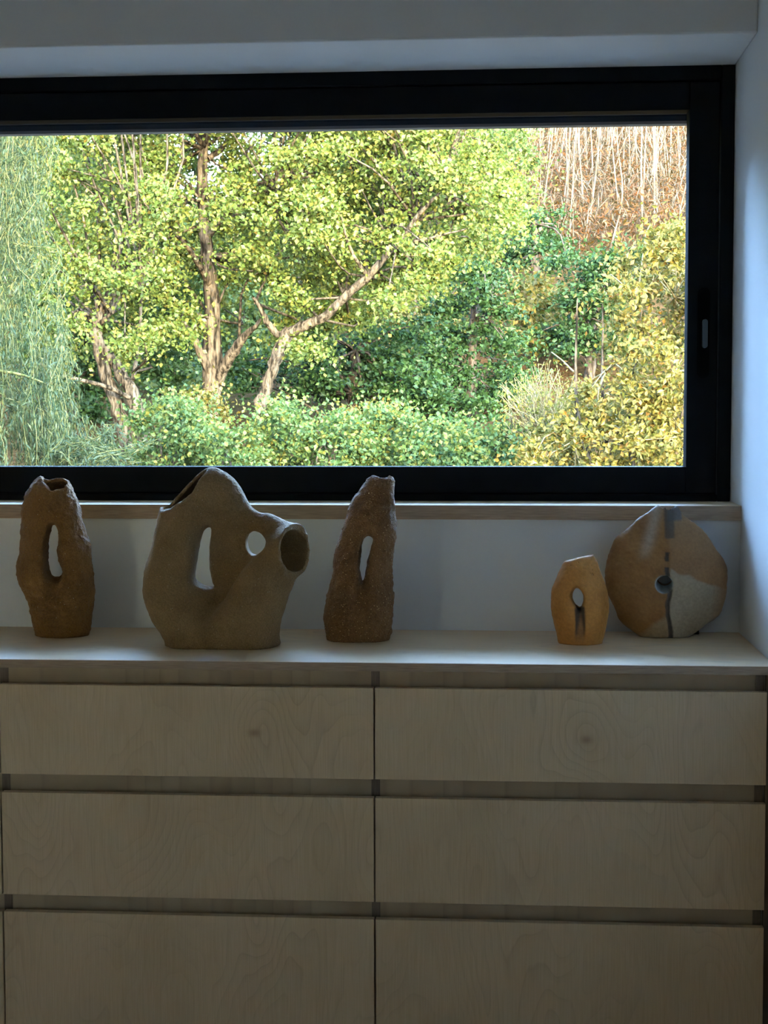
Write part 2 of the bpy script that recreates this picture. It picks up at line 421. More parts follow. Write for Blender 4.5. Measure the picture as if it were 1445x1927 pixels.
def poly_sd(P, gx, gz):
    """signed distance, positive inside"""
    X, Z = np.meshgrid(gx, gz, indexing='ij'); best = np.full(X.shape, 1e9); ins = np.zeros(X.shape, bool)
    A = P; B = np.roll(P, -1, 0)
    for (ax, az), (bx, bz) in zip(A, B):
        ex, ez = bx-ax, bz-az; l2 = ex*ex+ez*ez+1e-14
        t = np.clip(((X-ax)*ex+(Z-az)*ez)/l2, 0, 1)
        best = np.minimum(best, (X-ax-t*ex)**2+(Z-az-t*ez)**2)
        c = ((az > Z) != (bz > Z)); ins ^= c & (X < (bx-ax)*(Z-az)/(bz-az+1e-14*(bz == az))+ax)
    d = np.sqrt(best); return np.where(ins, d, -d)

class Pot:
    """local frame: x right, y away from the room, z up; origin at base centre"""
    def __init__(s, u0, vbase, Y, crop, h=0.0026):
        s.Y = Y; s.o = at(u0, vbase, Y); s.o.z = ZC; s.crop = crop; s.h = h
    def px(s, x, y):
        ox, oy, k = s.crop; p = at(ox+x/k, oy+y/k, s.Y); return (p.x-s.o.x, p.z-s.o.z)
    def poly(s, pts, ext=False, it=2):
        P = [s.px(x, y) for x, y in pts]
        if ext: pass
        return smooth_poly(P, it)
    def grid(s, x0, x1, y0, y1, z1):
        h = s.h; s.gx = np.arange(x0, x1, h); s.gy = np.arange(y0, y1, h); s.gz = np.arange(-3*h, z1, h)
        s.X, s.Yg, s.Z = np.meshgrid(s.gx, s.gy, s.gz, indexing='ij')
        s.P = np.stack([s.X, s.Yg, s.Z], -1)
    def pillow(s, d, Rr, T, yo=0.0):
        a = 1-np.clip(d/Rr, -6, 1)
        if np.ndim(yo) == 2: yo = yo[:, None, :]
        T2 = T[:, None, :] if np.ndim(T) == 2 else T
        return (1-np.sqrt((a*a)[:, None, :]+((s.Yg-yo)/T2)**2))*min(Rr, float(np.mean(T)))
    def tunnel(s, d, ax, az):
        """carry a 2D hole field through the pot along a slanting axis (ax, 1, az)"""
        out = np.empty((len(s.gx), len(s.gy), len(s.gz)))
        for j, y in enumerate(s.gy):
            qx = np.clip((s.gx-y*ax-s.gx[0])/s.h, 0, len(s.gx)-1.001); qz = np.clip((s.gz-y*az-s.gz[0])/s.h, 0, len(s.gz)-1.001)
            i0 = qx.astype(int); k0 = qz.astype(int); fx = (qx-i0)[:, None]; fz = (qz-k0)[None, :]
            out[:, j, :] = (d[np.ix_(i0, k0)]*(1-fx)*(1-fz)+d[np.ix_(i0+1, k0)]*fx*(1-fz)+d[np.ix_(i0, k0+1)]*(1-fx)*fz+d[np.ix_(i0+1, k0+1)]*fx*fz)
        return out
    def build(s, name, F, mat, label, colfun=None):
        V, Q = surface_nets(F.astype(np.float32), (s.gx[0], s.gy[0], s.gz[0]), s.h)
        V[:, 2] = np.maximum(V[:, 2], 0.0)
        me = np_mesh(name, V, Q, True)
        if colfun is not None:
            at_ = me.color_attributes.new('clay', 'FLOAT_COLOR', 'POINT')
            c = np.ones((len(V), 4), np.float32); c[:, :3] = colfun(V); at_.data.foreach_set('color', c.ravel())
        o = link(name, me, mat); o.location = s.o
        return tag(o, label, 'vase')

def smax(a, b, k): h = np.clip(0.5+0.5*(a-b)/k, 0, 1); return b*(1-h)+a*h+k*h*(1-h)
def smin(a, b, k): return -smax(-a, -b, k)

def mat_clay(name, dark, mid, light, grit, bumpd, speck=(0.5, 0.42, 0.32)):
    M = NT(name); tc = M.n('ShaderNodeTexCoord').outputs['Object']
    a = M.noise(tc, 14, 4); g = M.noise(tc, 330, 2, 0.6)
    c = M.ramp(a, [(0.3, dark), (0.5, mid), (0.72, light)])
    c = M.mix(0.35, c, M.ramp(g, [(0.35, tuple(x*0.5 for x in dark)), (0.65, light)]))
    vo = M.n('ShaderNodeTexVoronoi'); vo.inputs['Scale'].default_value = 300; M.l(tc, vo.inputs['Vector'])
    sepc = M.n('ShaderNodeSeparateColor'); M.l(vo.outputs['Color'], sepc.inputs[0])
    sel = M.math('MULTIPLY', M.math('GREATER_THAN', sepc.outputs[0], 1-grit), M.math('LESS_THAN', vo.outputs['Distance'], 0.24))
    c = M.mix(sel, c, speck)
    M.col(c); M.set(Roughness=0.85)
    hsum = M.math('ADD', g, M.math('MULTIPLY', M.noise(tc, 90, 3), 1.2))
    M.bump(hsum, 1.0, bumpd*2.0); return M.m

def mat_clay_painted(name, bumpd=0.0012):
    M = NT(name); tc = M.n('ShaderNodeTexCoord').outputs['Object']
    at_ = M.n('ShaderNodeAttribute', attribute_name='clay')
    g = M.noise(tc, 160, 4, 0.6)
    c = M.mix(0.35, at_.outputs['Color'], M.ramp(g, [(0.3, (0.3, 0.3, 0.3)), (0.7, (1, 1, 1))]), 'MULTIPLY')
    M.col(c); M.set(Roughness=0.7); M.bump(M.math('ADD', g, M.noise(tc, 30, 2)), 0.5, bumpd); return M.m

MAT['clay1'] = mat_clay('clay_brown', (0.1840, 0.0792, 0.0144), (0.2640, 0.1162, 0.0216), (0.3440, 0.1584, 0.0324), 0.02, 0.0022)
MAT['clay2'] = mat_clay('clay_olive', (0.2024, 0.1160, 0.0377), (0.2794, 0.1650, 0.0590), (0.3564, 0.2140, 0.0812), 0.025, 0.0016)
MAT['clay3'] = mat_clay('clay_speckled', (0.1580, 0.0678, 0.0177), (0.2320, 0.1038, 0.0279), (0.3000, 0.1417, 0.0408), 0.16, 0.0026, (0.9300, 0.6160, 0.2938))
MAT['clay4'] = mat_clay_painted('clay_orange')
MAT['clay5'] = mat_clay_painted('clay_patched')

def lerp_curve(x, xs, ys): return np.interp(x, xs, ys)

# --- tall vase with torn rim and one tall slot
p = Pot(119, 1203, 3.462, (10, 880, 5.505))
out = [(375, 80), (400, 118), (440, 140), (500, 125), (570, 112), (630, 122), (665, 165), (690, 225), (740, 310), (765, 400), (790, 490), (805, 600), (830, 680), (870, 760), (888, 850), (890, 960), (900, 1060), (915, 1170), (912, 1330), (900, 1480), (885, 1620), (862, 1730), (835, 1800), (800, 1990), (380, 1990), (350, 1800), (320, 1740), (300, 1640), (275, 1500), (240, 1380), (200, 1290), (150, 1200), (130, 1120), (120, 1010), (140, 930), (165, 860), (172, 760), (165, 670), (175, 560), (175, 450), (195, 350), (220, 260), (265, 170), (320, 110)]
hol = [(510, 565), (540, 600), (555, 680), (548, 800), (540, 870), (545, 950), (570, 1020), (592, 1090), (580, 1120), (530, 1130), (475, 1130), (450, 1060), (440, 960), (445, 800), (455, 680), (475, 600)]
p.grid(-0.12, 0.12, -0.085, 0.085, 0.42)
d = poly_sd(p.poly(out), p.gx, p.gz); dh = -poly_sd(p.poly(hol), p.gx, p.gz)
Tz = np.interp(p.gz, [0, 0.05, 0.2, 0.3, 0.36, 0.41], [0.050, 0.058, 0.056, 0.050, 0.040, 0.032])[None, :]*np.ones((len(p.gx), 1))
Fb = p.pillow(np.minimum(d, 9), 0.060, Tz)
Fh = p.tunnel(np.minimum(dh, 0.03), -0.20, -0.07) - 0.15*np.maximum(np.abs(p.Yg)-0.012, 0)
Fv = smin(Fb, Fh*0.9, 0.012)
gro = 0.010*np.exp(-((p.X-p.px(540, 0)[0])/0.013)**2)*np.exp(-((p.Z-p.px(0, 1250)[1])/0.06)**2)
Fv = Fv - gro*(p.Yg < 0)
Fv = Fv + 0.0020*vnoise(p.P, 70, 1) + 0.0016*vnoise(p.P, 190, 2) + 0.0012*vnoise(p.P, 30, 12)
Fi = p.pillow(np.minimum(d, 9)-0.007, 0.056, Tz-0.007)
rim = p.poly(out)
xs = [p.px(x, 0)[0] for x in (375, 395, 450, 525, 570, 630, 645)]; zs = [p.px(0, y)[1] for y in (80, 125, 185, 238, 222, 205, 150)]
zf = np.interp(p.gx, xs, zs, left=9, right=9)[:, None, None] + 0.003*vnoise(p.P, 110, 5)
Fv = smin(Fv, -np.minimum(Fi, p.Z-p.px(0, 420)[1]), 0.002)
frontcut = np.minimum((p.Z-zf), -(p.Yg+0.004))
Fv = np.minimum(Fv, -frontcut)
Fv = np.minimum(Fv, p.Z)
p.build('vase', Fv, MAT['clay1'], 'tall brown clay vase with a torn open rim and one long curved slot')

# --- big looping vase with two mouths
p = Pot(418, 1214, 3.345, (250, 870, 4.1286))
outA = [(222, 343), (240, 352), (290, 335), (340, 272), (430, 170), (480, 115), (540, 60), (600, 33), (650, 42), (720, 80), (790, 140), (840, 220), (880, 310), (930, 370), (1000, 402), (1060, 393), (1150, 428), (1230, 462), (1300, 478), (1345, 505), (1368, 600), (1366, 700), (1350, 790), (1302, 850), (1255, 930), (1222, 1010), (1192, 1090), (1170, 1160), (1145, 1230), (1130, 1330), (1145, 1430), (1145, 1700), (270, 1700), (268, 1430), (250, 1370), (200, 1290), (150, 1220), (110, 1120), (83, 1020), (93, 900), (108, 800), (148, 700), (168, 600), (184, 480), (205, 390)]
h1 = [(580, 500), (606, 512), (596, 580), (585, 650), (590, 780), (600, 880), (615, 950), (640, 975), (560, 965), (500, 930), (480, 890), (490, 800), (505, 700), (525, 610), (545, 530)]
h2 = [(945, 540), (1000, 560), (1035, 600), (1035, 650), (1000, 690), (950, 722), (900, 700), (880, 640), (885, 580), (915, 548)]
outB = [(300, 1330), (420, 1240), (530, 1195), (620, 1165), (690, 1110), (740, 1040), (790, 950), (850, 860), (930, 745), (1005, 695), (1050, 610), (1120, 540), (1200, 500), (1290, 478), (1345, 505), (1368, 600), (1366, 700), (1350, 790), (1302, 850), (1255, 930), (1222, 1010), (1192, 1090), (1170, 1160), (1145, 1230), (1130, 1330), (1145, 1430), (1145, 1700), (270, 1700), (268, 1430)]
p.grid(-0.20, 0.21, -0.12, 0.13, 0.44)
dA = poly_sd(p.poly(outA), p.gx, p.gz); d1 = -poly_sd(p.poly(h1), p.gx, p.gz); d2 = -poly_sd(p.poly(h2), p.gx, p.gz)
dB = poly_sd(p.poly(outB), p.gx, p.gz)
sx = lambda X_: p.px(X_, 0)[0]
sz = lambda Z_: p.px(0, Z_)[1]
yoA = np.interp(p.gx, [sx(150), sx(450), sx(640), sx(860), sx(1000), sx(1200)], [-0.012, -0.004, 0.046, 0.048, 0.016, -0.02])[:, None]*np.interp(p.gz, [0.0, sz(1150), sz(950), sz(560), sz(400), sz(50)], [0, 0.3, 1, 1, 0.4, 0.2])[None, :]
TA = np.interp(p.gx, [sx(150), sx(500), sx(700), sx(900), sx(1050), sx(1300)], [0.058, 0.055, 0.046, 0.040, 0.040, 0.052])[:, None]*np.ones((1, len(p.gz)))
TA = TA*np.interp(p.gz, [0, 0.06, 0.12, 0.3, 0.4], [1.25, 1.2, 1.0, 1.0, 0.85])[None, :]
FA = p.pillow(dA, 0.056, TA, yoA)
Y3 = p.Yg - yoA[:, None, :]
FA = smin(FA, p.tunnel(np.minimum(d1, 0.03), -0.10, -0.07) - 0.1*np.maximum(np.abs(Y3)-0.010, 0), 0.012)
FA = smin(FA, p.tunnel(np.minimum(d2, 0.03), -0.10, -0.06), 0.010)
yoB = (np.interp(p.gz, [0, sz(1200), sz(900), sz(600)], [-0.006, -0.022, -0.036, -0.032])[None, :])*np.ones((len(p.gx), 1))
TB = np.interp(p.gz, [0, 0.06, 0.15, 0.3], [0.070, 0.066, 0.054, 0.050])[None, :]*np.ones((len(p.gx), 1))
FB = p.pillow(dB, 0.050, TB, yoB)
Fv = smax(FA, FB, 0.010)
cut2 = p.tunnel(np.minimum(d2, 0.03), -0.10, -0.06)
Fv = smin(Fv, cut2, 0.006)
Fv = Fv + 0.0011*vnoise(p.P, 60, 3) + 0.0007*vnoise(p.P, 180, 4) + 0.0012*vnoise(p.P, 22, 14)
# hollow behind the torn upper rim
Fi = p.pillow(dA-0.008, 0.050, TA-0.009, yoA)
Fi = np.minimum(Fi, -(0.010-np.minimum(d1, 0.1))[:, None, :])
cav = np.minimum(Fi, (p.Z - (sz(640) + 0*p.X)))
cav = np.minimum(cav, np.where(p.X < sx(700), 1.0, -1.0))
Fv = smin(Fv, -cav, 0.002)
xs = [sx(x) for x in (222, 250, 310, 360, 410, 470, 490, 520, 560, 595)]; zs = [sz(y) for y in (345, 366, 356, 318, 290, 245, 222, 150, 92, 40)]
zf = np.interp(p.gx, xs, zs, left=9, right=9)[:, None, None] + 0.002*vnoise(p.P, 120, 7)
Fv = np.minimum(Fv, -np.minimum(p.Z-zf, -(Y3+0.008)))
# right hand mouth: oblique cut and a bore behind it
mc = np.array([sx(1272), -0.042, sz(668)]); ax = np.array([0.84, -0.53, 0.10]); ax /= np.linalg.norm(ax)
Q3 = p.P-mc; al = Q3@ax; rad = np.linalg.norm(Q3-al[..., None]*ax, axis=-1)
sp_t = 0.052-rad-0.25*np.maximum(-al-0.02, 0)
sp_t = np.minimum(sp_t, al+0.075)
Fv = smax(Fv, sp_t, 0.014)
Fv = smin(Fv, cut2, 0.006)
Fv = np.where(rad < 0.12, np.minimum(Fv, -(al+0.0025*vnoise(p.P, 90, 9))), Fv)
bore = np.minimum(0.0455-rad-0.2*np.maximum(-al-0.03, 0), al+0.085)
Fv = smin(Fv, -bore, 0.003)
Fv = np.minimum(Fv, p.Z)
p.build('vase', Fv, MAT['clay2'], 'large olive brown looping clay vase with two holes and a wide mouth at its side')

# --- speckled leaning vase
p = Pot(675, 1206, 3.437, (590, 880, 5.505))
out = [(600, 80), (660, 88), (740, 92), (815, 84), (845, 120), (850, 200), (840, 300), (845, 420), (855, 560), (850, 700), (845, 800), (825, 900), (810, 1000), (805, 1130), (825, 1240), (840, 1380), (830, 1480), (815, 1600), (800, 1720), (785, 1800), (760, 1990), (150, 1990), (140, 1800), (125, 1720), (110, 1620), (110, 1480), (130, 1360), (165, 1260), (195, 1130), (215, 1030), (205, 900), (230, 830), (270, 750), (290, 650), (330, 530), (360, 410), (400, 320), (470, 240), (530, 160)]
hol = [(540, 715), (590, 708), (622, 740), (612, 790), (588, 830), (577, 900), (557, 980), (542, 1080), (512, 1195), (488, 1130), (470, 1040), (480, 940), (495, 850), (510, 760)]
p.grid(-0.12, 0.12, -0.085, 0.085, 0.42)
d = poly_sd(p.poly(out), p.gx, p.gz); dh = -poly_sd(p.poly(hol), p.gx, p.gz)
Tz = np.interp(p.gz, [0, 0.05, 0.2, 0.3, 0.37, 0.41], [0.054, 0.060, 0.054, 0.046, 0.032, 0.026])[None, :]*np.ones((len(p.gx), 1))
Fv = p.pillow(d, 0.058, Tz)
Fv = smin(Fv, p.tunnel(np.minimum(dh, 0.03), -0.07, -0.07) - 0.1*np.maximum(np.abs(p.Yg)-0.010, 0), 0.012)
gx_c = np.interp(p.gz, [p.px(0, 1700)[1], p.px(0, 1190)[1]], [p.px(420, 0)[0], p.px(512, 0)[0]])[None, None, :]
Fv = Fv - 0.007*np.exp(-((p.X-gx_c)/0.014)**2)*np.clip((p.px(0, 1150)[1]-p.Z)/0.02, 0, 1)*np.clip((p.Z-p.px(0, 1650)[1])/0.05, 0, 1)*(p.Yg < 0)
Fv = np.minimum(Fv, -np.minimum(0.013-np.sqrt(((p.X-p.px(715, 0)[0])/1.2)**2+(p.Yg-0.004)**2), p.Z-p.px(0, 300)[1]))
Fv = Fv + 0.0020*vnoise(p.P, 60, 21) + 0.0018*vnoise(p.P, 170, 22) + 0.0014*vnoise(p.P, 28, 23)
Fv = np.minimum(Fv, p.Z)
p.build('vase', Fv, MAT['clay3'], 'leaning coarse vase speckled with pale grit, a narrow slot through it')

# --- small orange vase
p = Pot(1091, 1210, 3.412, (1020, 1020, 9.179), 0.0022)
out = [(395, 322), (440, 308), (520, 280), (620, 250), (720, 235), (800, 226), (850, 200), (888, 193), (920, 270), (960, 380), (1010, 520), (1060, 640), (1100, 760), (1135, 920), (1150, 1100), (1140, 1280), (1110, 1480), (1080, 1620), (1055, 1710), (1035, 1770), (980, 2050), (330, 2050), (290, 1760), (260, 1660), (225, 1540), (195, 1380), (165, 1220), (150, 1060), (150, 900), (170, 770), (210, 700), (250, 590), (300, 490), (350, 400)]
hol = [(590, 788), (650, 808), (700, 870), (722, 950), (712, 1020), (690, 1090), (655, 1125), (610, 1105), (560, 1060), (530, 1000), (513, 930), (535, 850)]
p.grid(-0.08, 0.08, -0.06, 0.06, 0.24)
d = poly_sd(p.poly(out), p.gx, p.gz); dh = -poly_sd(p.poly(hol), p.gx, p.gz)
Tz = np.interp(p.gz, [0, 0.05, 0.12, 0.17, 0.23], [0.038, 0.044, 0.043, 0.035, 0.016])[None, :]*np.ones((len(p.gx), 1))
Fv = p.pillow(d, 0.052, Tz)
Fv = smin(Fv, p.tunnel(np.minimum(dh, 0.03), 0.09, -0.10) - 0.08*np.maximum(np.abs(p.Yg)-0.010, 0), 0.008)
gx = p.px(645, 0)[0]; gz = p.px(0, 1080)[1]; hw = 0.012
Fv = Fv - 0.005*np.clip((hw-np.abs(p.X-gx))/0.005, 0, 1)*np.clip((gz-p.Z)/0.01, 0, 1)*np.clip((p.Z-0.01)/0.05, 0.0, 1)*(p.Yg < 0)
Fv = Fv + 0.0006*vnoise(p.P, 40, 31) + 0.0003*vnoise(p.P, 160, 32)
Fi = p.pillow(d-0.004, 0.048, np.maximum(Tz-0.004, 0.006))
Fv = smin(Fv, -np.minimum(np.minimum(Fi, p.Z-p.px(0, 560)[1]), 1), 0.001)
topcut = np.interp(p.gx, [p.px(395, 0)[0], p.px(888, 0)[0]], [p.px(0, 322)[1], p.px(0, 193)[1]])[:, None, None]
Fv = np.minimum(Fv, topcut-0.0015-p.Z + 0.012*np.clip(np.abs(p.X-p.px(640, 0)[0])/0.03, 0, 0.0))
Fv = Fv + 0.0006*vnoise(p.P, 40, 31) + 0.0003*vnoise(p.P, 160, 32)
Fv = np.minimum(Fv, p.Z)
def col4(V):
    n = vnoise(V, 45, 33)[:, None]; n2 = vnoise(V, 14, 35)[:, None]
    c = np.array([0.56, 0.225, 0.036]) + n*np.array([0.07, 0.04, 0.014]) + n2*np.array([0.07, 0.042, 0.016])
    n3 = vnoise(V*np.array([1, 1, 0.25]), 90, 36)
    st_ = np.clip((0.0115+0.0025*n3-np.abs(V[:, 0]-gx))/0.003, 0, 1)*np.clip((gz+0.003-V[:, 2])/0.004, 0, 1)*np.clip((V[:, 2]-0.006)/0.02, 0, 1)*(V[:, 1] < 0)
    st_ = st_*(0.55+0.45*np.clip(np.abs(V[:, 0]-gx-0.002)/0.006 + (V[:, 2]-gz+0.03)/0.03, 0, 1))
    return c*(1-st_[:, None]*0.9) + st_[:, None]*0.9*np.array([0.055, 0.043, 0.032])
p.build('vase', Fv, MAT['clay4'], 'small orange brown vase with an oval hole and a dark stripe below it', col4)

# --- flat round patched vase
p = Pot(1252, 1198, 3.520, (1120, 930, 5.558))
out = [(640, 116), (700, 110), (780, 116), (868, 120), (905, 190), (960, 240), (1040, 300), (1130, 390), (1200, 480), (1250, 570), (1310, 640), (1360, 730), (1380, 830), (1370, 950), (1365, 1080), (1330, 1190), (1290, 1260), (1200, 1330), (1120, 1400), (1030, 1455), (960, 1500), (900, 1640), (520, 1640), (470, 1500), (430, 1475), (350, 1410), (270, 1340), (220, 1250), (180, 1160), (135, 1080), (115, 980), (97, 880), (105, 740), (140, 580), (210, 460), (300, 400), (390, 320), (450, 245), (530, 200), (600, 150)]
p.grid(-0.16, 0.16, -0.07, 0.07, 0.33)
d = poly_sd(p.poly(out), p.gx, p.gz)
a = np.clip(d/0.10, -3, 1)
Tz = np.interp(p.gz, [0, 0.04, 0.12, 0.22, 0.29, 0.32], [0.036, 0.046, 0.048, 0.040, 0.032, 0.028])[None, :]*np.ones((len(p.gx), 1))
Fv = p.pillow(d, 0.095, Tz)*0.8
hc = np.array([*p.px(697, 922)]); hb = np.array([*p.px(750, 872)])
tt = np.clip((p.Yg+0.045)/0.09, 0, 1); hx = hc[0]+(hb[0]-hc[0])*tt; hz = hc[1]+(hb[1]-hc[1])*tt
rh = np.sqrt((p.X-hx)**2+(p.Z-hz)**2)
Fv = smin(Fv, rh-0.0185, 0.005)
# seam ridge down the middle, broken near the foot
seamx = np.interp(p.gz, [p.px(0, y)[1] for y in (1500, 1400, 1250, 1120, 1000, 800, 600, 300, 110)], [p.px(x, 0)[0] for x in (790, 780, 745, 745, 775, 735, 740, 745, 740)])
Fv = Fv + 0.0016*np.exp(-((p.X-seamx[None, None, :])/0.007)**2)*(p.Yg < 0)*np.clip((p.Z-p.px(0, 480)[1])/0.05, 0, 1) - 0.0018*np.exp(-((p.X-seamx[None, None, :])/0.0035)**2)*(p.Yg < 0)*(p.Z < p.px(0, 620)[1])
neck = np.sqrt(((p.X-p.px(755, 0)[0])/1.3)**2+p.Yg**2)
Fv = np.minimum(Fv, -np.minimum(0.0135-neck, p.Z-p.px(0, 300)[1]))
Fv = Fv + 0.0009*vnoise(p.P, 25, 41) + 0.0004*vnoise(p.P, 150, 42)
Fv = np.minimum(Fv, p.Z)
def col5(V):
    x, z = V[:, 0], V[:, 2]
    k = p.crop[2]; s_ = (p.px(1000, 0)[0]-p.px(0, 0)[0])/1000
    zx = (x-p.px(0, 0)[0])/s_; zy = (p.px(0, 0)[1]-z)/s_            # sketch units across the front
    n = vnoise(V, 40, 43); n2 = vnoise(V, 16, 44); n3 = vnoise(V, 120, 45)
    c = np.array([0.34, 0.155, 0.038])[None]*np.ones((len(V), 1)) + n[:, None]*np.array([0.05, 0.03, 0.011]) + n2[:, None]*np.array([0.045, 0.025, 0.009])
    def over(mask, colr, c): mk = np.clip(mask, 0, 1)[:, None]; return c*(1-mk)+mk*np.array(colr)
    sm = lambda e, wd: np.clip(e/wd+0.5, 0, 1)
    # right side slightly paler tan
    c = over(sm(zx-760+30*n, 40)*0.45, (0.37, 0.215, 0.105), c)
    # cream slip patch lower right
    line = 770+(zx-760)*0.36+30*n
    c = over(sm(zx-765+14*n3, 25)*sm(zy-line, 25)*sm(1290-zx+40*n2, 160)*0.85, (0.45, 0.37, 0.25), c)
    c = over(sm(770-zx, 30)*sm(zy-(1500-(zx-480)*1.15)+60*n, 90)*sm(zy-1000, 60)*0.6, (0.46, 0.36, 0.21), c)
    # highlight painted as a pale streak, upper left of the neck
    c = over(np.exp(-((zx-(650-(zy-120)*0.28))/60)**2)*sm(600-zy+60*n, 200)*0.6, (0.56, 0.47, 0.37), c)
    # grey patch by the neck and broken dark seam
    c = over(sm(zx-745, 18)*sm(900-zx, 18)*sm(275-zy-(zx-760)*0.05, 25)*0.85, (0.115, 0.105, 0.098), c)
    c = over(sm(zx-712, 18)*sm(815-zx, 22)*sm(455-zy+15*n3, 20)*sm(zy-90, 10)*0.8, (0.085, 0.068, 0.05), c)
    sxx = np.interp(zy, [110, 300, 600, 800, 1000, 1120, 1250, 1400, 1500], [740, 745, 740, 735, 775, 745, 745, 780, 790])
    seam = sm(24+7*n3-np.abs(zx-sxx), 10)*np.where(((zy > 600) & (zy < 690)) | ((zy > 755) & (zy < 850)) | (zy > 960), 1.0, 0.12)
    c = over(seam*0.92*(zy < 1560), (0.05, 0.035, 0.025), c)
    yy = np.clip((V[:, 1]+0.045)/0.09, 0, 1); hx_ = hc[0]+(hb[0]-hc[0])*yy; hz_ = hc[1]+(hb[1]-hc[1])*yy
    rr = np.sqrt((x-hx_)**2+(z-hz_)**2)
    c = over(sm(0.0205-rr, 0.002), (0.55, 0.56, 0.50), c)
    front = (V[:, 1] < 0.02)[:, None]
    return np.where(front, c, np.array([0.36, 0.18, 0.058]))
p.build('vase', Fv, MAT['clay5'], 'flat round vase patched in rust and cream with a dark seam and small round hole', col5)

# small dark block lying behind the round vase
b0 = at(1309, 1189, 3.575)
bl = box('socket_block', (b0.x-0.022, 3.560, ZC), (b0.x+0.006, 3.593, ZC+0.012), MAT['block'], None, 0.002, 2)
tag(bl, 'small dark block lying on the worktop behind the round patched vase', 'block')

# ------------------------------------------------------------------ garden outside
def terrain_z(X, Y):
    X = np.asarray(X, float); Y = np.asarray(Y, float)
    near = np.interp(Y, [4, 8, 15, 22, 30], [-1.8, -1.2, 0.1, 0.9, 1.3])
    azr = np.clip((X/np.maximum(Y, 1)+0.20)/0.22, 0, 1)
    sl = 0.19+azr*azr*(3-2*azr)*0.125
    return near + np.maximum(Y-30, 0)*sl + 0.45*np.maximum(-X-21, 0) + 0.25*np.sin(X*0.7)*np.cos(Y*0.45)*np.clip((Y-15)/20, 0, 1)  # includes a bank rising at far left, added to hide low sky from the room

gx = np.linspace(-70, 45, 130); gy = np.concatenate([np.linspace(-40, 3.5, 14), np.linspace(4.3, 34, 50), np.linspace(35, 110, 60)])
GX, GY = np.meshgrid(gx, gy, indexing='ij'); GZ = terrain_z(GX, GY)
V = np.stack([GX, GY, GZ], -1).reshape(-1, 3); ny = len(gy)
I, J = np.meshgrid(np.arange(len(gx)-1), np.arange(ny-1), indexing='ij'); q = (I*ny+J).ravel()
Mg = NT('hillside_earth'); pg = Mg.pos(); n1 = Mg.noise(pg, 0.35, 6, 0.65); n2 = Mg.noise(pg, 3.0, 5, 0.7)
cg = Mg.ramp(n1, [(0.3, (0.0139, 0.0126, 0.0026)), (0.48, (0.0280, 0.0172, 0.0056)), (0.62, (0.0403, 0.0197, 0.0082)), (0.75, (0.0246, 0.0197, 0.0046))])
cg = Mg.mix(0.5, cg, Mg.ramp(n2, [(0.3, (0.0078, 0.0059, 0.0020)), (0.7, (0.0526, 0.0302, 0.0143))])); Mg.col(cg); Mg.set(Roughness=1.0); Mg.b.inputs['Specular IOR Level'].default_value = 0.0; Mg.bump(n2, 1.0, 0.4)
tag(link('ground', np_mesh('ground', V, np.stack([q, q+ny, q+ny+1, q+1], 1)), Mg.m), kind=st)

BARK = mat_bark('bark_grey_brown', (0.006, 0.005, 0.0035), (0.060, 0.047, 0.031), 18)
BARK_D = mat_bark('bark_dark', (0.014, 0.011, 0.008), (0.044, 0.036, 0.028))
BIRCH = mat_bark('bark_pale', (0.0294, 0.0228, 0.0149), (0.0686, 0.0539, 0.0352), 6)
DRY = mat_bark('stem_dry', (0.0167, 0.0137, 0.0097), (0.0391, 0.0324, 0.0230), 6)
TWIG = mat_bark('twig_straw', (0.072, 0.055, 0.025), (0.143, 0.116, 0.055), 10)
WTWIG = mat_bark('twig_willow', (0.028, 0.033, 0.011), (0.066, 0.066, 0.025), 10)
LEAF_A = mat_leaf('leaf_poplar', [(0.0, (0.0220, 0.0347, 0.0053)), (0.35, (0.0340, 0.0483, 0.0072)), (0.75, (0.0510, 0.0609, 0.0100)), (0.95, (0.0780, 0.0735, 0.0132)), (1.0, (0.0880, 0.0599, 0.0113))])
LEAF_B = mat_leaf('leaf_back', [(0.0, (0.017, 0.030, 0.0055)), (0.5, (0.030, 0.041, 0.0066)), (1.0, (0.056, 0.057, 0.0105))])
LEAF_SHADE = mat_leaf('leaf_shade_tinted', [(0.0, (0.0072, 0.0162, 0.0043)), (0.6, (0.0096, 0.0238, 0.0055)), (1.0, (0.0168, 0.0324, 0.0073))], 0.25)  # green darkened to stand for the shade these trees are in
LEAF_O = mat_leaf('leaf_oak_gold', [(0.0, (0.0218, 0.0250, 0.0032)), (0.3, (0.0403, 0.0369, 0.0053)), (0.65, (0.0600, 0.0488, 0.0088)), (0.9, (0.0771, 0.0565, 0.0114)), (1.0, (0.0706, 0.0328, 0.0043))])
LEAF_H = mat_leaf('leaf_shrub', [(0.0, (0.017, 0.035, 0.0083)), (0.5, (0.028, 0.047, 0.0105)), (0.85, (0.048, 0.059, 0.0110)), (1.0, (0.076, 0.067, 0.0105))])
LEAF_W = mat_leaf('leaf_willow', [(0.0, (0.0114, 0.0201, 0.0078)), (0.6, (0.0188, 0.0284, 0.0104)), (0.9, (0.0313, 0.0352, 0.0108)), (1.0, (0.0502, 0.0446, 0.0108))])
LEAF_U = mat_leaf('leaf_undergrowth', [(0.0, (0.0129, 0.0098, 0.0013)), (0.3, (0.0273, 0.0130, 0.0032)), (0.55, (0.0395, 0.0170, 0.0049)), (0.8, (0.0445, 0.0210, 0.0062)), (0.93, (0.0373, 0.0107, 0.0019)), (1.0, (0.0252, 0.0157, 0.0019))], 0.25)
LEAF_F = mat_leaf('leaf_feather', [(0.0, (0.056, 0.059, 0.0105)), (0.6, (0.091, 0.085, 0.0165)), (1.0, (0.127, 0.095, 0.0094))])

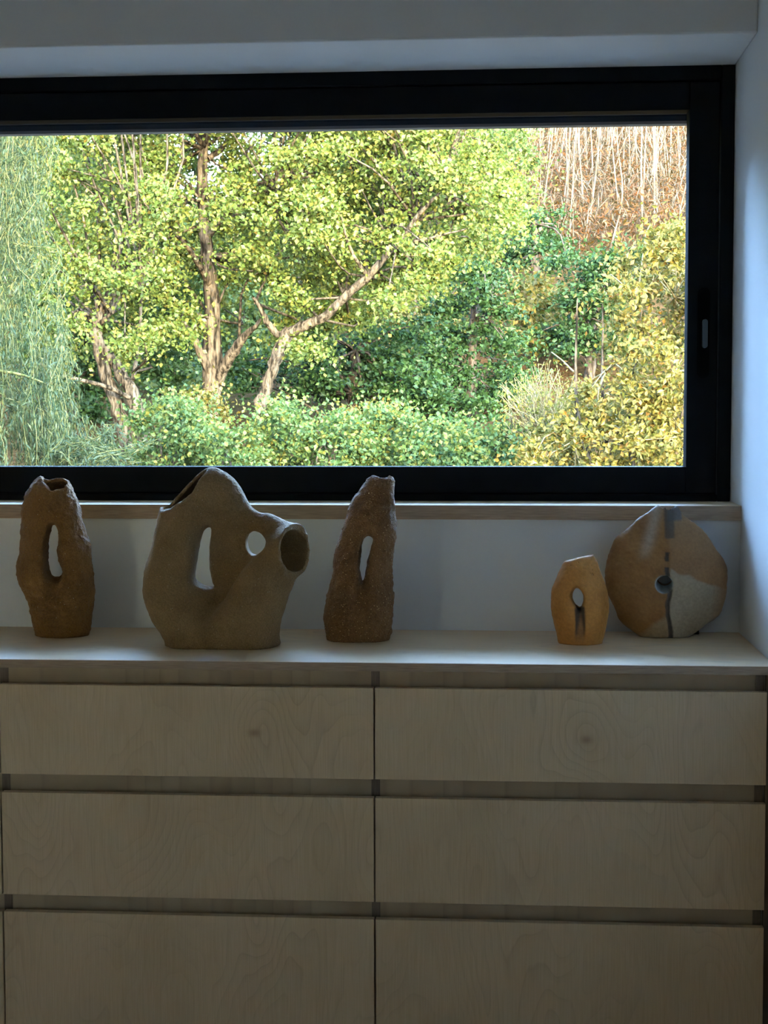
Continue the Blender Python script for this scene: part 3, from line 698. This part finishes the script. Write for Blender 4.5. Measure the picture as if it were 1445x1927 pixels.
LDIR = np.array(SUN_DIR); LDIR = LDIR/np.linalg.norm(LDIR)
def leaves(P, size, rng, aspect=0.75, up=0.55, sunward=0.35, droop=0.0, axis=None):
    """folded four-point leaves at P"""
    n = len(P); N = rng.normal(size=(n, 3)); N /= np.linalg.norm(N, axis=1)[:, None]
    N = N + np.array([0, 0, up]) + LDIR*sunward; N /= np.linalg.norm(N, axis=1)[:, None]
    A = rng.normal(size=(n, 3)) if axis is None else axis + rng.normal(0, 0.35, (n, 3))
    A[:, 2] -= droop; A -= (A*N).sum(1)[:, None]*N; A /= np.linalg.norm(A, axis=1)[:, None]+1e-9
    B = np.cross(N, A); s = (size*rng.uniform(0.65, 1.25, n))[:, None]
    hb = s*aspect*0.5
    v0 = P - A*s*0.5; v2 = P + A*s*0.5
    v1 = P + B*hb - A*s*0.06 + N*s*0.10; v3 = P - B*hb - A*s*0.06 + N*s*0.10
    V = np.stack([v0, v3, v2, v1], 1).reshape(-1, 3)
    return V, np.arange(n*4).reshape(n, 4)

def in_poly(P, pts):
    x, y = pts[:, 0], pts[:, 1]; ins = np.zeros(len(pts), bool); Pn = np.roll(P, -1, 0)
    for (ax, ay), (bx, by) in zip(P, Pn):
        c = ((ay > y) != (by > y)); ins ^= c & (x < (bx-ax)*(y-ay)/(by-ay+1e-12)+ax)
    return ins

def sample_region(poly, Y0, Y1, n, rng):
    """n points inside a frustum region whose outline is known on the photo and whose depth runs Y0..Y1"""
    P = np.array(poly, float); lo, hi = P.min(0), P.max(0); out = []
    while len(out) < n:
        c = rng.uniform(lo, hi, (n*2, 2)); c = c[in_poly(P, c)]; out.extend(c.tolist())
    out = np.array(out[:n]); Y = rng.uniform(Y0, Y1, n)
    return np.array([at(u, v, y) for (u, v), y in zip(out, Y)])

def clump(centers, rad, per, rng, flat=0.75):
    n = len(centers)*per; D = rng.normal(size=(n, 3)); D /= np.linalg.norm(D, axis=1)[:, None]
    r = np.abs(rng.normal(0, 0.62, n)); C = np.repeat(centers, per, 0); sc = np.repeat(rng.uniform(0.6, 1.3, len(centers)), per)*rad
    return C + D*(r*sc)[:, None]*np.array([1, 1, flat])

def twigs(centers, hubs, rng, r0=0.03, frac=1.0):
    """branches running from hub points out to leaf clumps"""
    L = []; H = np.array([tuple(h) for h in hubs])
    for c in centers:
        if rng.random() > frac: continue
        h = H[np.argmin(np.linalg.norm(H-c, axis=1)+rng.random(len(H))*0.8)]
        mid = (h+c)/2 + rng.normal(0, 0.12, 3)*np.linalg.norm(c-h) + np.array([0, 0, 0.08*np.linalg.norm(c-h)])
        L.append(tube_arrays(resample([h, mid, c], 6), np.linspace(r0, r0*0.3, 6), 5))
    return join_arrays(L)

def limb(root, name, pts, rads, mat, rng, n=10, m=14, jit=0.06):
    P = resample(pts, m); P[1:-1] += rng.normal(0, np.mean(rads)*0.12, P[1:-1].shape)
    Rr = np.interp(np.linspace(0, 1, m), np.linspace(0, 1, len(rads)), rads)
    V, Q = tube_arrays(P, Rr, n, jit, rng); return link(name, np_mesh(name, V, Q), mat, root)

def foliage(root, P, size, mat, rng, **kw):
    V, Q = leaves(P, size, rng, **kw); o = link('foliage', np_mesh('foliage', V, Q, False), mat, root); o['kind'] = 'stuff'; return o

def sky_block_crown(root, poly, Y0, Y1, n, rng):
    """unseen tree tops above the window head, added to block low sky"""
    C = sample_region(poly, Y0, Y1, n, rng); return foliage(root, clump(C, 0.7, 120, rng), 0.14, LEAF_A, rng, up=0.4)

def px_m(Y): return F_PX/Y
def A(u, v, Y): return at(u, v, Y)

# ---- big straight tree
rng = np.random.default_rng(11)
Y = 24.0; W = lambda px: px/px_m(Y)/2
t = empty('poplar_tree', A(398, 800, Y), 'big leafy tree with a thick straight grey trunk, fullest of the sunlit crowns', 'tree')
trunk = [A(396, 830, Y), A(397, 770, Y), A(400, 690, Y), (A(402, 610, Y)), A(394, 520, Y), A(386, 430, Y), A(380, 330, Y), A(386, 245, Y), A(396, 120, Y), A(390, -150, Y)]
limb(t, 'trunk', trunk, [W(46), W(36), W(42), W(32), W(26), W(22), W(20), W(17), W(14), W(6)], BARK, rng, 12, 30)
limb(t, 'branch', [A(405, 720, Y), A(380, 670, Y-0.2), A(358, 625, Y-0.3), A(335, 598, Y-0.4)], [W(22), W(16), W(12), W(6)], BARK, rng)
limb(t, 'branch', [A(405, 730, Y), A(428, 680, Y-0.2), A(452, 645, Y-0.4), A(490, 600, Y-0.6)], [W(24), W(20), W(18), W(5)], BARK, rng)
limb(t, 'branch', [A(395, 540, Y), A(370, 490, Y-0.5), A(330, 440, Y-1), A(270, 400, Y-1.2)], [W(14), W(10), W(7), W(3)], BARK, rng)
limb(t, 'branch', [A(388, 450, Y), A(430, 400, Y-0.4), A(520, 350, Y-0.9), A(590, 330, Y-1.2)], [W(13), W(10), W(7), W(3)], BARK, rng)
limb(t, 'branch', [A(390, 300, Y), A(425, 270, Y+0.4), A(445, 200, Y+0.6)], [W(13), W(10), W(6)], BARK, rng)
cr = [(215, 250), (250, 60), (420, -120), (600, 40), (690, 260), (690, 420), (600, 520), (500, 600), (430, 640), (330, 640), (250, 600), (215, 470)]
C = sample_region(cr, 21.6, 27.5, 300, rng)
def clear_of(C, segs, wpx, Ymax):
    """leave the lit trunks open to view: drop clumps hanging right in front of them"""
    keep = np.ones(len(C), bool)
    for (u0, v0), (u1, v1) in segs:
        a, b = np.array(A(u0, v0, Ymax)), np.array(A(u1, v1, Ymax))
        for i, c in enumerate(C):
            if c[1] > Ymax: continue
            cc = np.array([c[0]*Ymax/c[1], Ymax, CZ+(c[2]-CZ)*Ymax/c[1]])
            tt = np.clip(np.dot(cc-a, b-a)/np.dot(b-a, b-a), 0, 1)
            if np.linalg.norm(cc-a-tt*(b-a)) < wpx/px_m(Ymax): keep[i] = False
    return C[keep]
TRUNKS = [((397, 770), (402, 560)), ((400, 500), (386, 430)), ((380, 330), (386, 250)), ((225, 800), (183, 600)), ((262, 800), (210, 690)), ((497, 745), (545, 620)), ((560, 618), (690, 525)), ((193, 320), (194, 460))]
C = clear_of(C, TRUNKS, 30, Y+0.2)
foliage(t, clump(C, 0.46, 250, rng), 0.074, LEAF_A, rng, up=0.4, sunward=0.45)
sky_block_crown(t, [(200, 40), (300, -420), (450, -640), (620, -420), (720, 60)], 21.5, 27.5, 170, rng)
Vq = twigs(C, [at(u, v, Y) for u, v in ((400, 600), (390, 480), (385, 380), (383, 280), (388, 180), (360, 620), (450, 640), (520, 350), (330, 440))], rng, 0.028, 0.5)
link('twigs', np_mesh('twigs', *Vq), BARK, t)['kind'] = 'stuff'

# ---- forked tree at the left
rng = np.random.default_rng(12); Y = 21.5
t = empty('forked_tree', A(250, 830, Y), 'tree with a forked double trunk and knobbly cut top beside the willow', 'tree')
limb(t, 'trunk', [A(245, 850, Y), A(228, 790, Y), A(205, 720, Y), A(188, 660, Y), A(180, 620, Y), A(188, 585, Y)], [W(34), W(28), W(26), W(24), W(22), W(9)], BARK, rng, 12, 22, 0.1)
limb(t, 'trunk', [A(275, 850, Y-0.1), A(264, 800, Y-0.1), A(248, 740, Y-0.1), A(222, 692, Y), A(196, 655, Y)], [W(32), W(26), W(25), W(22), W(17)], BARK, rng, 12, 22, 0.1)
limb(t, 'branch', [A(243, 748, Y-0.2), A(200, 728, Y-0.5), A(140, 712, Y-0.9), A(100, 705, Y-1.1), A(75, 683, Y-1.2)], [W(9), W(8), W(7), W(6), W(3)], BARK, rng)
limb(t, 'branch', [A(185, 615, Y), A(198, 600, Y-0.2), A(215, 585, Y-0.3)], [W(12), W(8), W(3)], BARK, rng)
limb(t, 'branch', [A(183, 610, Y), A(165, 598, Y-0.1), A(148, 590, Y-0.2)], [W(9), W(5), W(2)], BARK, rng)
limb(t, 'branch', [A(250, 715, Y), A(258, 660, Y+0.2), A(264, 600, Y+0.4), A(268, 520, Y+0.6)], [W(9), W(8), W(7), W(3)], BARK, rng)
cr = [(55, 300), (110, 60), (210, -60), (290, 120), (310, 300), (320, 480), (315, 640), (240, 690), (170, 690), (90, 690), (60, 520)]
C = sample_region(cr, 20.2, 25.5, 150, rng); C = clear_of(C, TRUNKS, 28, Y+0.2)
foliage(t, clump(C, 0.44, 250, rng), 0.070, LEAF_A, rng, up=0.4, sunward=0.45)
sky_block_crown(t, [(30, 60), (60, -300), (180, -520), (300, -300), (330, 60)], 20.2, 25.5, 110, rng)
Vq = twigs(C, [at(u, v, Y) for u, v in ((185, 600), (250, 700), (266, 540), (210, 590))], rng, 0.024, 0.4)
link('twigs', np_mesh('twigs', *Vq), BARK, t)['kind'] = 'stuff'

# ---- thin straight stem behind the forked tree
rng = np.random.default_rng(13); Y = 28.0
t = empty('slender_tree', A(196, 800, Y), 'slender straight stemmed tree rising behind the forked trunk', 'tree')
limb(t, 'trunk', [A(196, 820, Y), A(196, 640, Y), A(193, 470, Y), A(195, 390, Y), A(193, 300, Y), A(196, 100, Y)], [0.075, 0.075, 0.072, 0.065, 0.055, 0.02], BARK, rng, 8, 20)
C = sample_region([(70, 280), (160, 60), (300, 80), (330, 300), (300, 640), (90, 640)], 27.3, 30, 80, rng)
foliage(t, clump(C, 0.5, 150, rng), 0.09, LEAF_B, rng)

# ---- leaning tree
rng = np.random.default_rng(14); Y = 23.0
t = empty('leaning_tree', A(494, 760, Y), 'leaning tree with a long bare slanting bough rising from its low fork', 'tree')
limb(t, 'trunk', [A(488, 770, Y), A(497, 742, Y), A(512, 700, Y), A(526, 655, Y), A(545, 622, Y)], [W(24), W(21), W(22), W(24), W(24)], BARK, rng, 12, 18, 0.08)
limb(t, 'branch', [A(540, 628, Y), A(520, 628, Y), A(503, 608, Y-0.1), A(492, 585, Y-0.2), A(476, 560, Y-0.3)], [W(17), W(14), W(12), W(9), W(5)], BARK, rng)
limb(t, 'branch', [A(540, 628, Y), A(575, 612, Y-0.1), A(612, 594, Y-0.2), A(645, 562, Y-0.3), A(692, 520, Y-0.4), A(742, 462, Y-0.5), A(780, 415, Y-0.6), A(830, 360, Y-0.8)], [W(22), W(20), W(17), W(16), W(15), W(12), W(9), W(4)], BARK, rng, 10, 28)
limb(t, 'branch', [A(692, 520, Y-0.4), A(660, 470, Y-0.8), A(640, 400, Y-1.0)], [W(8), W(6), W(3)], BARK, rng)
limb(t, 'branch', [A(742, 462, Y-0.5), A(800, 450, Y-0.6), A(880, 430, Y-0.8)], [W(7), W(5), W(3)], BARK, rng)
cr = [(560, 420), (600, 120), (760, 40), (900, 160), (965, 300), (985, 400), (930, 470), (850, 520), (760, 560), (690, 590), (640, 640), (560, 680), (500, 660), (520, 560)]
C = sample_region(cr, 21.2, 26.5, 230, rng); C = clear_of(C, TRUNKS, 28, Y+0.2)
foliage(t, clump(C, 0.45, 250, rng), 0.073, LEAF_A, rng, up=0.4, sunward=0.45)
sky_block_crown(t, [(580, 60), (660, -300), (800, -480), (930, -260), (1000, 120)], 21.2, 26.5, 130, rng)
Vq = twigs(C, [at(u, v, Y) for u, v in ((600, 600), (650, 560), (692, 520), (742, 462), (780, 415), (830, 360), (480, 570))], rng, 0.024, 0.5)
link('twigs', np_mesh('twigs', *Vq), BARK, t)['kind'] = 'stuff'

# ---- weeping willow
rng = np.random.default_rng(15); Y = 15.5
t = empty('willow_tree', A(-260, 1000, Y), 'weeping willow with long trailing strands of narrow leaves', 'tree')
limb(t, 'trunk', [A(-260, 1100, Y), A(-250, 700, Y), A(-230, 300, Y), A(-200, 0, Y)], [0.28, 0.25, 0.2, 0.12], BARK, rng, 12, 16)
WL, WA, ST = [], [], []
def strand(u0, v0, u1, v1, Yd, leafs, sway):
    p0, p1 = np.array(A(u0, v0, Yd)), np.array(A(u1, v1, Yd+rng.normal(0, 0.2)))
    P = resample([p0, p0*0.67+p1*0.33+rng.normal(0, sway, 3), p0*0.33+p1*0.67+rng.normal(0, sway, 3), p1], 12); ST.append(tube_arrays(P, np.linspace(0.004, 0.0018, 12), 4))
    tt = np.sort(rng.random(leafs))*11; i = np.minimum(tt.astype(int), 10); f = (tt-i)[:, None]
    L = P[i]*(1-f)+P[i+1]*f + rng.normal(0, 0.022, (leafs, 3)); WL.append(L)
    dr = P[i+1]-P[i]; dr /= np.linalg.norm(dr, axis=1)[:, None]; WA.append(dr)
for k in range(210):
    u0 = rng.uniform(-80, 95 - 40*rng.random()); v0 = rng.uniform(-60, 420); ln = rng.uniform(160, 420)
    strand(u0, v0, u0+rng.normal(0, 12), v0+ln, rng.uniform(14.2, 17.0), 120, 0.16)
for k in range(120):
    u0 = rng.uniform(-70, 125); v0 = rng.uniform(560, 760); ln = rng.uniform(110, 300)
    strand(u0, v0, u0+rng.normal(4, 14), v0+ln, rng.uniform(13.6, 15.5), 90, 0.06)
for k in range(80):
    u0 = rng.uniform(60, 215); v0 = 735+(u0-60)*0.42+rng.uniform(0, 70); ln = rng.uniform(60, 160)
    strand(u0, v0, u0+rng.normal(25, 20), v0+ln, rng.uniform(14.0, 15.5), 55, 0.06)
for k in range(26):
    u0 = rng.uniform(90, 180); v0 = rng.uniform(850, 905)
    strand(u0, v0, u0+rng.uniform(60, 150), v0-rng.uniform(5, 55), rng.uniform(13.6, 14.6), 40, 0.05)
L = np.concatenate(WL); AX = np.concatenate(WA)
V, Q = leaves(L, 0.085, rng, aspect=0.17, up=0.15, sunward=0.2, droop=0.2, axis=AX)
o = link('foliage', np_mesh('foliage', V, Q, False), LEAF_W, t); o['kind'] = 'stuff'
o = link('strands', np_mesh('strands', *join_arrays(ST)), WTWIG, t); o['kind'] = 'stuff'
limb(t, 'branch', [A(-200, 690, 14.6), A(-60, 692, 14.4), A(40, 705, 14.2), A(120, 738, 14.0)], [0.03, 0.02, 0.012, 0.006], WTWIG, rng, 6, 14)

# ---- layered trees in the middle distance, shade put into their leaf colour
def shade_tinted_tree(name, label, base_u, Yt, layers, trunk_px, seed, size=0.10):
    rng = np.random.default_rng(seed)
    t = empty(name, A(base_u, 800, Yt), label, 'tree')
    limb(t, 'trunk', [A(u, v, Yt) for u, v in trunk_px], [0.12, 0.11, 0.09, 0.05][:len(trunk_px)], BARK_D, rng, 8, 16)
    Cs = []
    for (u, v, hw, hh, n) in layers:
        Cs.append(np.array([A(u+rng.uniform(-hw, hw), v+rng.uniform(-hh, hh), Yt+rng.uniform(-1.4, 1.4)) for _ in range(n)]))
    C = np.concatenate(Cs); foliage(t, clump(C, 0.55, 170, rng, 0.5), size, LEAF_SHADE, rng, up=0.8, sunward=0.1)
    link('twigs', np_mesh('twigs', *twigs(C, [A(u, v, Yt) for u, v in trunk_px], rng, 0.03, 0.5)), BARK_D, t)['kind'] = 'stuff'
    return t
shade_tinted_tree('shade_tinted_tree', 'tree with shade-darkened green leaf colour, flat layered boughs and a thin black trunk', 888, 30,
          [(890, 520, 55, 22, 12), (900, 575, 75, 20, 14), (880, 640, 80, 22, 14), (900, 700, 95, 25, 18), (880, 755, 100, 25, 18), (840, 800, 110, 20, 16)],
          [(884, 820), (886, 700), (892, 600), (896, 520)], 21)
shade_tinted_tree('shade_tinted_thicket', 'rounded thicket with shade-darkened green leaf colour behind the golden leaved bush', 1110, 33,
          [(1110, 505, 70, 20, 12), (1130, 560, 60, 30, 16), (1080, 620, 70, 30, 18), (1120, 650, 60, 25, 12), (1220, 490, 80, 22, 14)],
          [(1110, 720), (1112, 640), (1118, 560)], 22)
shade_tinted_tree('shaded_tree', 'shaded low tree in the gap between the straight trunk and the leaning trunk', 640, 28.5,
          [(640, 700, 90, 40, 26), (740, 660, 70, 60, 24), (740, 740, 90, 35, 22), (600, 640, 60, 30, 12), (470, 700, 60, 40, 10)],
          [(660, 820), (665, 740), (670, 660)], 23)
shade_tinted_tree('dusky_tree', 'dusky tree under the forked tree crown, next to the willow', 120, 27,
          [(110, 590, 60, 40, 16), (120, 670, 60, 40, 16), (300, 650, 50, 60, 20), (310, 560, 40, 40, 8), (150, 750, 60, 40, 12)],
          [(130, 820), (132, 740), (136, 640)], 24)
shade_tinted_tree('middle_tree', 'dim green tree crown beneath the dead pale stems on the slope', 1010, 38,
          [(1000, 420, 45, 40, 12), (960, 470, 50, 30, 10), (1040, 470, 40, 30, 8)],
          [(1005, 560), (1005, 480), (1003, 420)], 25)

# ---- sunlit trees farther back on the slope
def back_tree(label, u, v, hw, hh, Yt, n, seed, mat=LEAF_B, size=0.13):
    rng = np.random.default_rng(seed); t = empty('woodland_tree', A(u, v+hh, Yt), label, 'tree', 'woodland behind the garden trees')
    limb(t, 'trunk', [A(u, v+hh+60, Yt), A(u+4, v, Yt), A(u, v-hh*0.7, Yt)], [0.14, 0.1, 0.03], BARK, rng, 7, 10)
    a = rng.uniform(0, 2*np.pi, n); r = np.sqrt(rng.random(n))
    C = np.array([A(u+hw*rr*math.cos(th), v+hh*rr*math.sin(th), Yt+rng.uniform(-2.5, 2.5)) for th, rr in zip(a, r)])
    foliage(t, clump(C, 0.8, 130, rng), size, mat, rng)
back_tree('green tree filling the gap behind the forked trunk', 150, 430, 105, 210, 40, 90, 31)
back_tree('green tree seen low between the straight trunk and leaning trunk', 450, 600, 90, 120, 37, 60, 48)
back_tree('green tree far behind the big straight trunk', 330, 430, 130, 220, 42, 105, 32)
back_tree('tall green tree behind the bough of the leaning tree', 560, 360, 140, 250, 41, 115, 33)
back_tree('yellowish tree behind the bare bough and the dark layered tree', 770, 430, 120, 200, 40, 85, 34)
back_tree('yellow green tree at the edge of the pale stems', 930, 330, 80, 130, 44, 50, 35)
back_tree('distant tree rising behind the willow strands', 20, 560, 90, 200, 45, 60, 49)
back_tree('low sunlit tree between the leaning tree and dark layered tree', 780, 610, 80, 80, 36, 40, 36, LEAF_O)
back_tree('low yellow tree behind the feathery shrub', 1000, 620, 70, 90, 36, 40, 37, LEAF_O)
back_tree('far low tree seen past the foot of the willow', 60, 700, 130, 100, 36, 40, 38)
back_tree('far low tree seen between the two main trunks', 330, 720, 110, 80, 35, 40, 39)
back_tree('far low tree seen under the long bough', 620, 740, 130, 80, 36, 45, 40)

for lab, X_, Y_, Z_, rx, rz, sd in (('added tall leafy tree screening low sky at the far side of the willow trunk', -11.5, 17.0, 6.0, 3.2, 6.0, 71), ('added broad leafy tree screening low sky, nearer the house than the willow', -12.5, 10.0, 5.4, 3.0, 5.6, 72), ('added leafy tree screening low sky beyond the broad tree and the willow', -19.0, 18.0, 7.5, 4.0, 7.5, 73), ('added leafy tree screening low sky at the garden edge facing the house corner', -14.0, 4.5, 5.0, 2.8, 5.4, 74)):  # out-of-view trees added to keep low sky light off the right wall
    rng = np.random.default_rng(sd); zg = float(terrain_z(X_, Y_)); t = empty('sky_screen_tree', (X_, Y_, zg), lab, 'tree')
    limb(t, 'trunk', [(X_, Y_, zg-0.2), (X_+0.1, Y_, zg+2), (X_, Y_, Z_+rz*0.6)], [0.25, 0.2, 0.06], BARK, rng, 9, 12)
    D = rng.normal(size=(150, 3)); D /= np.linalg.norm(D, axis=1)[:, None]; C = np.array([X_, Y_, Z_]) + D*(rng.random(150)**0.4)[:, None]*np.array([rx, rx, rz])
    foliage(t, clump(C, 0.9, 110, rng), 0.17, LEAF_B, rng)

# ---- golden bush at the right
rng = np.random.default_rng(41); Y = 13.0
t = empty('golden_bush', A(1210, 1000, Y), 'tall golden leaved bush in full sun beside the pale feathery shrub', 'bush')
bp = [(1185, 470), (1230, 440), (1300, 425), (1420, 440), (1460, 700), (1440, 960), (1000, 960), (960, 880), (985, 830), (1050, 790), (1110, 720), (1120, 680), (1150, 640), (1148, 580), (1165, 520)]
C = sample_region(bp, 12.2, 15.0, 260, rng)
foliage(t, clump(C, 0.25, 190, rng), 0.053, LEAF_O, rng, aspect=0.6, up=0.3, sunward=0.5)
for k in range(7):
    u = 1090+k*48
    limb(t, 'stem', [A(1210+(u-1210)*0.3, 1010, Y), A(u, 800, Y+0.2), A(u+rng.uniform(-20, 30), 560+40*rng.random(), Y+0.3)], [0.03, 0.02, 0.006], BARK, rng, 6, 10)
link('twigs', np_mesh('twigs', *twigs(C, [A(u, v, Y+0.2) for u in (1080, 1140, 1200, 1270, 1340) for v in (560, 700, 830) if not (u < 1150 and v < 600)], rng, 0.008, 0.6)), TWIG, t)['kind'] = 'stuff'

# ---- feathery pale shrub
rng = np.random.default_rng(42); Y = 16.0
t = empty('feathery_shrub', A(1030, 880, Y), 'pale feathery shrub of fine straw coloured twigs beside the golden bush', 'shrub')
TW, TP = [], []
for k in range(230):
    u = rng.uniform(935, 1135); v = 690+abs(u-1030)*0.55+rng.uniform(-20, 90)
    b = A(1035+rng.normal(0, 22), 885+rng.uniform(-20, 20), Y+rng.uniform(-0.2, 0.2)); e = A(u, v, Y+rng.uniform(-0.5, 0.5))
    mid = b.lerp(e, 0.55)+Vector((rng.normal(0, 0.05), rng.normal(0, 0.05), 0.10))
    P = resample([b, mid, e], 8); TW.append(tube_arrays(P, np.linspace(0.008, 0.0025, 8), 4)); TP.append(P[4:]+rng.normal(0, 0.04, (4, 3)))
    TP.append(P[3:]+rng.normal(0, 0.05, (5, 3)))
link('twigs', np_mesh('twigs', *join_arrays(TW)), TWIG, t)['kind'] = 'stuff'
foliage(t, np.concatenate(TP), 0.045, LEAF_F, rng, aspect=0.4)

# ---- low shrubs along the bottom of the view
def shrub(label, u, v, hw, hh, Ys, n, seed, mat=LEAF_H, size=0.058):
    rng = np.random.default_rng(seed); t = empty('garden_shrub', A(u, v+hh, Ys), label, 'shrub', 'low shrubs below the garden trees')
    for k in range(5):
        limb(t, 'stem', [A(u+rng.normal(0, 12), v+hh+50, Ys), A(u+rng.normal(0, hw*0.35), v+10, Ys), A(u+rng.normal(0, hw*0.5), v-hh*0.6, Ys)], [0.016, 0.011, 0.004], BARK, rng, 5, 8)
    a = rng.uniform(0, 2*np.pi, n); r = np.sqrt(rng.random(n))
    C = np.array([A(u+hw*rr*math.cos(th), v+hh*rr*math.sin(th), Ys+rng.uniform(-0.9, 0.9)) for th, rr in zip(a, r)])
    foliage(t, clump(C, 0.3, 150, rng), size, mat, rng, up=0.45)
shrub('low green shrub below the forked trunk', 320, 830, 75, 75, 18.0, 42, 51)
shrub('low shrub at the foot of the big straight trunk', 420, 855, 70, 55, 17.2, 32, 52)
shrub('bluish green shrub below the leaning trunk', 520, 830, 75, 70, 18.5, 40, 53)
shrub('low leafy shrub in front of the shaded low tree', 630, 845, 80, 60, 17.5, 40, 54)
shrub('rounded shrub between the shaded low tree and dark layered tree', 735, 835, 75, 70, 18.2, 42, 55)
shrub('pale green shrub below the dark layered tree', 840, 850, 75, 55, 17.0, 38, 56)
shrub('low shrub beside the feathery shrub', 930, 855, 60, 50, 16.4, 28, 57)
shrub('small yellowing shrub peeping past the forked trunk foot', 365, 775, 55, 45, 20.0, 20, 58, LEAF_O)
shrub('yellowing low bush under the shaded low tree', 690, 790, 60, 30, 20.0, 18, 59, LEAF_O)

# ---- pale bare stems on the far slope
rng = np.random.default_rng(61)
spots = []
for k in range(72):
    u = 985+315*((k*0.618034) % 1.0)+rng.normal(0, 8); Yb = rng.uniform(43, 66)
    spots.append((u, Yb))
for k, (u, Yb) in enumerate(spots):
    Xb = A(u, 400, Yb).x; zb = float(terrain_z(Xb, Yb)); ht = rng.uniform(3.5, 8.0); lean = rng.normal(0.0, 0.22)
    lk = 'leaning away from the wood' if lean > 0.25 else 'leaning toward the wood' if lean < -0.15 else 'standing straight'
    t = empty('bare_birch', (Xb, Yb, zb), ('tall' if ht > 6 else 'short')+' pale bare trunk '+lk+' on the far ochre slope', 'tree', 'pale bare trunks on the far slope')
    pts = [Vector((Xb, Yb, zb-0.1)), Vector((Xb+lean*0.8+rng.normal(0, 0.12), Yb, zb+ht*0.35)), Vector((Xb+lean*1.0+rng.normal(0, 0.2), Yb, zb+ht*0.7)), Vector((Xb+lean*2.0, Yb, zb+ht))]
    r0 = rng.uniform(0.016, 0.036)
    limb(t, 'trunk', pts, [r0, r0*0.85, r0*0.6, r0*0.2], BIRCH, rng, 6, 12, 0.0)
    for j in range(3):
        f = rng.uniform(0.25, 0.75); p0 = pts[0].lerp(pts[3], f); s = rng.choice([-1, 1])
        limb(t, 'branch', [p0, p0+Vector((s*rng.uniform(0.15, 0.4), 0, rng.uniform(0.4, 0.9))), p0+Vector((s*rng.uniform(0.3, 0.9), rng.normal(0, 0.3), rng.uniform(1.1, 2.2)))], [r0*0.45, r0*0.35, r0*0.12], BIRCH, rng, 5, 7, 0.0)

# undergrowth over the far slope
rng = np.random.default_rng(62); n = 26000
Yu = rng.uniform(44, 95, n); Xu = (rng.uniform(900, 1420, n)-933)/F_PX*Yu
Zu = terrain_z(Xu, Yu) + rng.random(n)**1.5*1.3
Pn = np.stack([Xu, Yu, Zu], 1)
V, Q = leaves(Pn, 0.20, rng, aspect=0.35, up=0.2, sunward=0.4)
tag(link('undergrowth', np_mesh('undergrowth', V, Q, False), LEAF_U), 'ochre and brown dry undergrowth covering the far slope', 'undergrowth', kind='stuff')
n = 4200
Yu = rng.uniform(44, 92, n); Xu = (rng.uniform(930, 1400, n)-933)/F_PX*Yu
Pn = np.stack([Xu, Yu, terrain_z(Xu, Yu)+rng.random(n)*1.6], 1)
V, Q = leaves(Pn, 0.75, rng, aspect=0.045, up=0.0, sunward=0.8, axis=np.array([[0.0, 0.0, 1.2]])*np.ones((n, 1)))
tag(link('dry_stems', np_mesh('dry_stems', V, Q, False), DRY), 'fine pale dry stems standing thick among the undergrowth of the far slope', 'dry stems', kind='stuff')
n = 16000
Yu = rng.uniform(30, 90, n); Xu = (rng.uniform(-150, 1000, n)-933)/F_PX*Yu
Pn = np.stack([Xu, Yu, terrain_z(Xu, Yu)+rng.random(n)**1.3*1.1], 1)
V, Q = leaves(Pn, 0.16, rng, aspect=0.6, up=0.4)
tag(link('ground_cover', np_mesh('ground_cover', V, Q, False), LEAF_B), 'green ground cover on the slope beneath the woodland trees', 'ground cover', kind='stuff')
